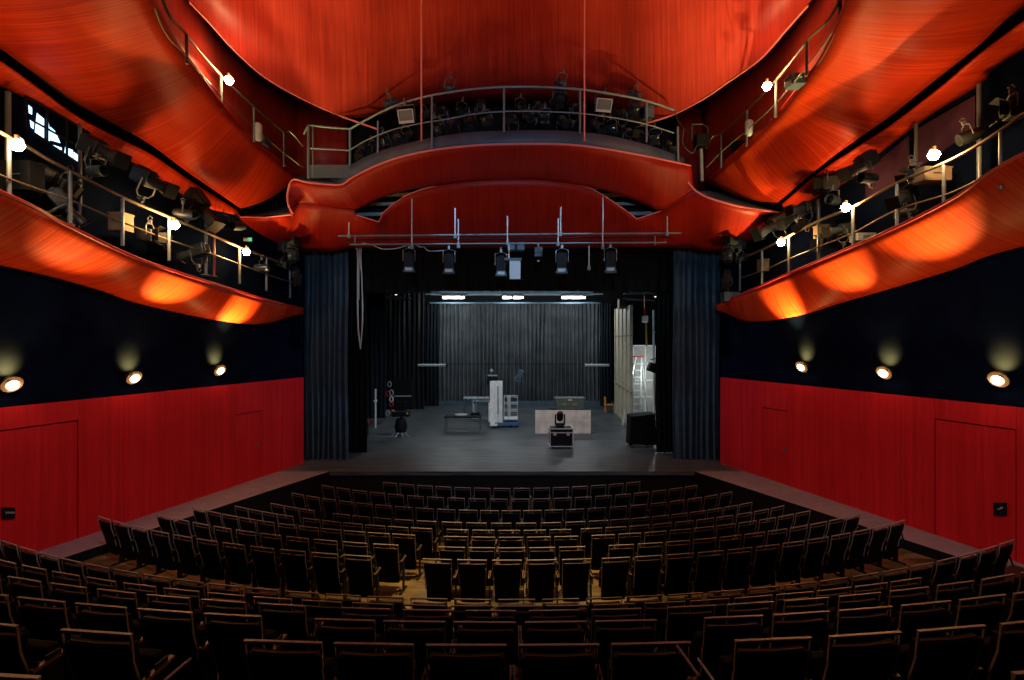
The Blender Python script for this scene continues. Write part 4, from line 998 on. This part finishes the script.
# two tables
def table(px0, px1, ytop, ybot, top, leg, lab, dep=.7):
    c, d = on((px0+px1)/2, ybot); k = F/d; W = (px1-px0)/k; H = (ybot-ytop)/k
    g = empty('work_table', c, label=lab, cat='table')
    MB().box((0, dep/2, H-.03), (W, dep, .06)).build('table_top', top, g, bevel=.01)
    for x in (-1, 1):
        for y in (.06, dep-.06): MB().tube([(x*(W/2-.05), y, 0), (x*(W/2-.05), y, H-.05)], .022, 6).build('leg', leg, g)
    return c, H, d
table(463, 489, 398, 417, PALE, STEEL, 'pale topped table behind the frame cart')
c, H, d = table(444, 481, 416.5, 432, BLKMET, STEEL, 'low black topped table left of the frame cart')
tag(MB().lathe([(.25, 0), (.30, .02), (.30, .05), (0, .06)], (c.x-.1, c.y+.35, STAGE_Z+H)).build('round_tray', PALE), 'pale round tray lying on the low black table', 'tray')
g = empty('cable_coil', (c.x+.55, c.y+.35, STAGE_Z+H+.03), label='tangled black cable coil heaped on the low black table', cat='cable coil')
for q in range(3):
    MB().tube([(math.cos(w)*(.22-.02*q), math.sin(w)*.16, .03*q+.02*math.sin(3*w)) for w in [2*PI*i/20 for i in range(20)]], .02, 6, closed=True).build('coil', BLKMET, g)
# two hanging lamps in front of the back curtain
g = empty('hanging_spotlight', P(492, 375, 26), label='dark spotlight with pale crossbar hanging above the mast lift', cat='stage light')
kid(g, 'lamp_housing', MB().box(P(492, 379, 26), (.5, .4, .5)), BLKMET, bevel=.03); kid(g, 'crossbar', MB().box(P(492.5, 375.5, 25.8), (.5, .06, .07)), PALE); kid(g, 'clamp', MB().lathe([(0, -.12), (.12, 0), (0, .14)], P(491.5, 371, 26)), PALE)
kid(g, 'cable', MB().tube([P(484.5, 360, 26), P(484.5, 398, 26)], .014, 5), STEEL); kid(g, 'drop_wire', MB().tube([P(492, 290, 26), P(492, 371, 26)], .012, 5), BLKMET)
g = empty('hanging_spotlight', P(519, 375, 26), label='slanted slate spotlight hanging right of the mast lift', cat='stage light')
kid(g, 'lamp_housing', MB().box(P(519.5, 375, 26), (.26, .3, .55), ry=.45), FASCIA, bevel=.03); kid(g, 'hood', MB().box(P(517, 380, 26), (.36, .3, .16), ry=.45), FASCIA); kid(g, 'drop_wire', MB().tube([P(521, 290, 26), P(521, 368, 26)], .012, 5), BLKMET)
# beige flat running away from the viewer
g = empty('scenery_flat', P(622, 420, 25), label='tall beige ribbed scenery flat standing beside the orange chair', cat='scenery flat')
a = P(616.5, 413, 28.0); b = P(632.5, 431, 22.6); a.z = b.z = STAGE_Z+.02
tz0, tz1 = P(616.5, 309, 28).z, P(632.5, 305, 22.6).z
dirv = (b-a); dirv.z = 0; nn = Vector((dirv.y, -dirv.x, 0)).normalized()
m_ = MB(); vs = []
for off in (0, .06):
    vs += [a+nn*off, b+nn*off, Vector((b.x, b.y, tz1))+nn*off, Vector((a.x, a.y, tz0))+nn*off]
m_.add(vs, [(0, 1, 2, 3), (7, 6, 5, 4), (0, 4, 5, 1), (1, 5, 6, 2), (2, 6, 7, 3), (3, 7, 4, 0)]); kid(g, 'sheet', m_, BEIGE)
for t in (0.02, .28, .52, .76, .98):
    p = a.lerp(b, t); top = tz0+(tz1-tz0)*t
    kid(g, 'rib', MB().span(p+Vector((-.12, -.06, 0)), Vector((p.x+.02, p.y+.06, top))), BEIGE)
for z in (2.6, 5.2): kid(g, 'cross_rail', MB().tube([Vector((a.x-.06, a.y, z)), Vector((b.x-.06, b.y, z))], .05, 4), CARD)
kid(g, 'top_box', MB().box(P(621.5, 304, 24), (.3, .4, .45)), CARD)
# white flat facing the viewer
c = P(647, 417, 25.5); c.z = STAGE_Z
g = empty('scenery_flat', c, label='white panelled scenery flat behind the aluminium ladder', cat='scenery flat')
zt = P(647, 345, 25.5).z-STAGE_Z
MB().box((0, 0, zt/2), (1.5, .06, zt)).build('sheet', FLATW, g)
e = MB()
for x in (-.73, -.1, .4, .73): e.box((x, -.05, zt/2), (.06, .05, zt))
for z in (.3, 1.2, 2.05, 2.9, zt-.03): e.box((0, -.05, z), (1.5, .05, .05))
e.build('rib_grid', WHITE, g)
# ladder
c, d = on(636, 425)
g = empty('step_ladder', c, label='tall aluminium step ladder leaning in front of the white flat', cat='ladder')
Ht = (424-356)/F*d
for s in (-1, 1):
    MB().tube([(s*.42-.22, 0, 0), (s*.13+.16, .25, Ht)], .055, 6).build('rail', ALU, g); MB().tube([(s*.42+.45, .9, 0), (s*.13+.2, .32, Ht)], .04, 6).build('rear_rail', ALU, g)
e = MB()
for q in range(1, 10):
    t = q/10; xc = -.22+.38*t; hw = .42+(.13-.42)*t
    e.box((xc, .25*t, Ht*t), (hw*2, .10, .06))
e.build('treads', ALU, g); MB().box((.17, .28, Ht+.02), (.5, .2, .05)).build('top_cap', REDP, g)
# cloth covered black case on castors
c, d = on(643, 448); c.y += .35
g = empty('covered_case', c, label='tall case under a black cloth cover on castors beside the right curtain', cat='covered case')
m_ = MB(); n = 32; rows = []
for j in range(7):
    t = j/6; r = []
    for i in range(n+1):
        w = 2*PI*i/n; cx_ = max(-1, min(1, 1.35*math.cos(w))); sy = max(-1, min(1, 1.35*math.sin(w)))
        fl = 1+.05*(1-t)*math.sin(7*w)
        r.append(Vector((cx_*.50*fl*(1.04-.10*t), sy*.38*fl, .12+1.12*t+.05*t*cx_)))
    rows.append(r)
m_.grid(rows); m_.f.append(tuple(6*(n+1)+i for i in range(n))); m_.build('cloth_cover', UPH, g, smooth=True)
for x in (-.35, .35):
    for y in (-.25, .25): MB().lathe([(.06, -.02), (.06, .02)], (x, y, .06), (1, 0, 0), 12).build('castor', STEEL, g); MB().tube([(x, y, .06), (x, y, .16)], .02, 6).build('castor_stem', STEEL, g)
# stage-side spotlight
g = empty('side_spotlight', P(652, 368, 19.5), label='black spotlight clamped to the white pole by the right curtain', cat='stage light')
kid(g, 'lamp_housing', MB().box(P(653.5, 368, 19.5), (.42, .34, .34), ry=.35), BLKMET, bevel=.03); kid(g, 'lens_tube', MB().lathe([(.11, 0), (.13, .2)], P(657, 371, 19.4), (.8, -.3, -.4), 14), BLKMET); kid(g, 'arm', MB().tube([P(650, 360, 19.6), P(660, 357, 19.6)], .02, 6), STEEL)
g = empty('white_pole', P(654, 430, 20.5), label='white upright pole with short arm by the right curtain', cat='pole')
kid(g, 'shaft', MB().tube([P(653.5, 310, 20.5), P(654.5, 440, 20.5)], .045, 8), WHITE, smooth=True); kid(g, 'arm', MB().tube([P(653.5, 332, 20.5), P(660, 332, 20.5)], .03, 6), WHITE)
g = empty('chain_hoist', P(645, 319, 24), label='red and white chain hoist with yellow strap over the white flat', cat='hoist')
kid(g, 'hoist_body', MB().box(P(645, 319, 24), (.26, .22, .32)), WHITE, bevel=.03); kid(g, 'red_chain', MB().tube([P(645, 296, 24), P(645, 315, 24)], .045, 6), REDP); kid(g, 'yellow_strap', MB().tube([P(646, 322, 24), P(646.5, 346, 24)], .05, 4), YEL)
# orange chair
c, d = on(609, 412); k = F/d
g = empty('orange_chair', c, label='small orange wooden chair at the foot of the beige flat', cat='chair')
MB().box((0, 0, .42), (.5, .45, .06)).build('seat', ORANGE, g)
MB().box((-.23, .0, .78), (.05, .42, .16)).box((-.23, -.18, .6), (.05, .05, .5)).box((-.23, .18, .6), (.05, .05, .5)).build('backrest', ORANGE, g)
for x in (-.22, .22):
    for y in (-.18, .18): MB().box((x, y, .2), (.05, .05, .4)).build('leg', ORANGE, g)
# left wing: black cabinet, rack, stool and so on
c, d = on(404, 409)
g = empty('black_cabinet', c, label='black cabinet with a pale strip in the left wing', cat='cabinet')
MB().box((0, 0, .95), (1.10, .6, 1.9)).build('body', BLACK, g, bevel=.02); MB().box((0, -.31, .80), (1.0, .03, .07)).build('pale_strip', PALE, g); MB().box((0, -.0, 1.96), (.28, .2, .12)).build('top_lamp', PALE, g)
MB().box((0, -.62, .28), (.55, .4, .5)).build('front_crate', BLKMET, g, bevel=.02)
c, d = on(386, 417)
g = empty('cable_rack', c, label='wheeled rack of red and white hung cables in the left wing', cat='rack')
e = MB(); H = 2.0
for x in (-.4, .4): e.tube([(x, 0, 0), (x, 0, H)], .03, 6)
for z in (.1, .9, 1.5, H): e.tube([(-.4, 0, z), (.4, 0, z)], .02, 6)
e.build('frame', BLKMET, g)
for q, (x, z, mm) in enumerate(((-.2, 1.15, REDP), (.12, 1.25, REDP), (.3, .7, REDP), (-.1, .6, BLUE), (.2, 1.75, PALE), (.3, 1.3, PALE), (.1, .2, PALE), (.3, .95, WHITE))):
    MB().tube([(x+.09*math.cos(w), -.05, z+.14*math.sin(w)) for w in [2*PI*i/12 for i in range(12)]], .03, 5, closed=True).build('hung_cable', mm, g)
g = empty('white_upright', P(375.5, 415, 23.4), label='thin white upright bracket before the left wing drape', cat='bracket')
kid(g, 'shaft', MB().tube([P(375.5, 389, 23.4), P(375.5, 427.6, 23.4)], .04, 6), WHITE); kid(g, 'arm', MB().tube([P(374, 401, 23.4), P(377, 401, 23.4)], .06, 6), WHITE)
c, d = on(401, 436)
g = empty('floor_followspot', c, label='black machine with splayed pale feet on the stage near the left wing', cat='stage machine')
MB().lathe([(.0, 0), (.22, .05), (.28, .3), (.2, .6), (0, .68)], (0, 0, .12), n=18).build('drum', BLKMET, g, smooth=True)
MB().box((.0, 0, .95), (.75, .3, .22)).build('top_housing', BLKMET, g, bevel=.03); MB().tube([(0, 0, .7), (0, 0, .9)], .05, 8).build('neck', BLKMET, g)
for w in (-2.6, -1.9, -1.2, -.5, 1.5): MB().tube([(0, 0, .3), (math.cos(w)*.45, math.sin(w)*.45, .02)], .022, 6).build('foot', GALV, g)
MB().lathe([(0, -.06), (.06, 0), (0, .06)], (.3, -.16, .98)).build('knob', ORANGE, g); MB().lathe([(0, -.06), (.06, 0), (0, .06)], (-.3, -.16, 1.1)).build('knob', ORANGE, g)
c, d = on(368, 436)
g = empty('red_marker', c, label='small red cap on a thin stand by the left black drape', cat='marker')
MB().lathe([(.05, 0), (.06, .1), (0, .14)], (0, 0, .55)).build('cap', REDP, g); MB().tube([(0, 0, 0), (0, 0, .55)], .02, 6).build('stem', BLKMET, g)
tag(MB().tube(resample([Vector((c.x, c.y, STAGE_Z+.015)), Vector((c.x+.8, c.y-.2, STAGE_Z+.015)), Vector((c.x+1.3, c.y-.1, STAGE_Z+.015))], 14), .014, 6).build('floor_cable', GALV), 'pale cable trailing across the stage floor from the red cap', 'cable')
# small high work lights in the flies
for x, y, lab in ((383, 295, 'tiny bright lamp high in the left wing'), (396, 294, 'second tiny lamp high in the left wing'), (655.5, 296, 'tiny bright lamp high in the right wing')):
    g = empty('fly_lamp', P(x, y, 26), label=lab, cat='lamp'); kid(g, 'shade', MB().lathe([(.16, -.02), (.08, .1), (0, .12)], P(x, y, 26)), BLKMET); kid(g, 'bulb', MB().lathe([(0, -.08), (.08, -.02), (0, .02)], P(x, y, 26)), LED)
for x0, x1, lab in ((366, 412, 'dim pipework and rigging high in the left wing'), (622, 660, 'dim pipework and rigging high in the right wing')):
    g = empty('fly_rigging', P((x0+x1)/2, 300, 26), label=lab, cat='rigging')
    for q in range(6):
        ya = 290+random.uniform(0, 14); kid(g, 'pipe', MB().tube([P(x0+random.uniform(0, 10), ya, 25+q*.5), P(x1-random.uniform(0, 10), ya+random.uniform(-3, 3), 25+q*.5)], .03, 5), STEEL)
# aisle handrails in the rear block
for pts, lab in (([(163, 682, 2.25), (190, 659, 2.75)], 'slanting aisle handrail between the rear seat blocks on the left'), ([(677, 646, 2.75), (699.5, 677, 2.35)], 'slanting aisle handrail touching the rear centre block'), ([(698.5, 659.5, 2.6), (716, 684, 2.25)], 'slanting aisle handrail beside the rear right block')):
    a = P(*pts[0]); b = P(*pts[1])
    g = empty('aisle_handrail', (a+b)/2, label=lab, cat='handrail', group='aisle handrails')
    kid(g, 'rail', MB().tube([a, b], .008, 8), ARMW, smooth=True)
    for p in (a, b): kid(g, 'post', MB().tube([p, p+Vector((0, 0, -.62))], .007, 6), BLKMET)

# ------------------------------------------------------------------ light
wd = bpy.data.worlds.new('World'); SC.world = wd; wd.use_nodes = True
wd.node_tree.nodes['Background'].inputs[0].default_value = (0, 0, 0, 1)
# unseen fill spots added for the side walls and the centre seats
for x, y, z, tx, ty, tz_, pw, sz, an, col in (
        (-2.2, 3.0, 10.6, -9.6, 11.5, 2.2, 1000, .5, 48, (1, .86, .86)),
        (2.2, 3.0, 10.6, 9.6, 11.5, 2.2, 1000, .5, 48, (1, .86, .86)),
        (-.3, 9.6, 12.3, -.3, 9.2, 0, 6200, .15, 36, (1, .70, .26))):
    light('SPOT', 'house_fill', (x, y, z), col, pw, sz, spot=an, blend=.8, target=(tx, ty, tz_))
# unseen cool fill added for the bridge and the house curtains
light('SPOT', 'front_fill', (0, -2.0, 7.4), (.40, .68, 1), 1700, .3, spot=52, blend=.5, target=(0, 17, 6.6))
for sx in (-1, 1):
    light('SPOT', 'curtain_fill', (sx*4.6, 12.9, 9.6), (.40, .72, 1), 1000, .1, spot=34, blend=.8, target=(-sx*6.3, 17.1, 4.4))  # added cool spots that put highlights on the curtain pleats
# unseen fills added to brighten the stage centre and the right wing
light('SPOT', 'stage_fill', (0, 18.6, 8.6), (.84, .93, 1), 950, .4, spot=110, blend=.7, target=(0, 23, .9))
light('POINT', 'wing_fill', (6.9, 23.7, 3.4), (.95, 1, .98), 85, .3)
# unseen fills added below the ceiling to brighten it
light('SPOT', 'ceiling_fill', (0, 6.0, 6.5), (1, .82, .95), 620, .6, spot=66, blend=1., target=(0, 8.0, 14))
light('SPOT', 'ceiling_fill', (-5.4, 9, 11.0), (1, .45, .10), 210, .4, spot=120, blend=.8, target=(-4.6, 11.5, 13))
light('SPOT', 'ceiling_fill', (5.4, 9, 11.0), (1, .45, .10), 210, .4, spot=120, blend=.8, target=(4.6, 11.5, 13))

cam = bpy.data.cameras.new('Camera'); co = bpy.data.objects.new('Camera', cam); COL.objects.link(co)
co.location = (0, 0, EYE); co.rotation_euler = (PI/2, 0, 0); cam.sensor_width = 36; cam.lens = F/1024*36
cam.clip_start = .05; cam.clip_end = 100
SC.camera = co
SC.view_settings.view_transform = 'Standard'; SC.view_settings.look = 'None'
SC.view_settings.exposure = 0; SC.view_settings.gamma = 1; SC.view_settings.use_curve_mapping = False
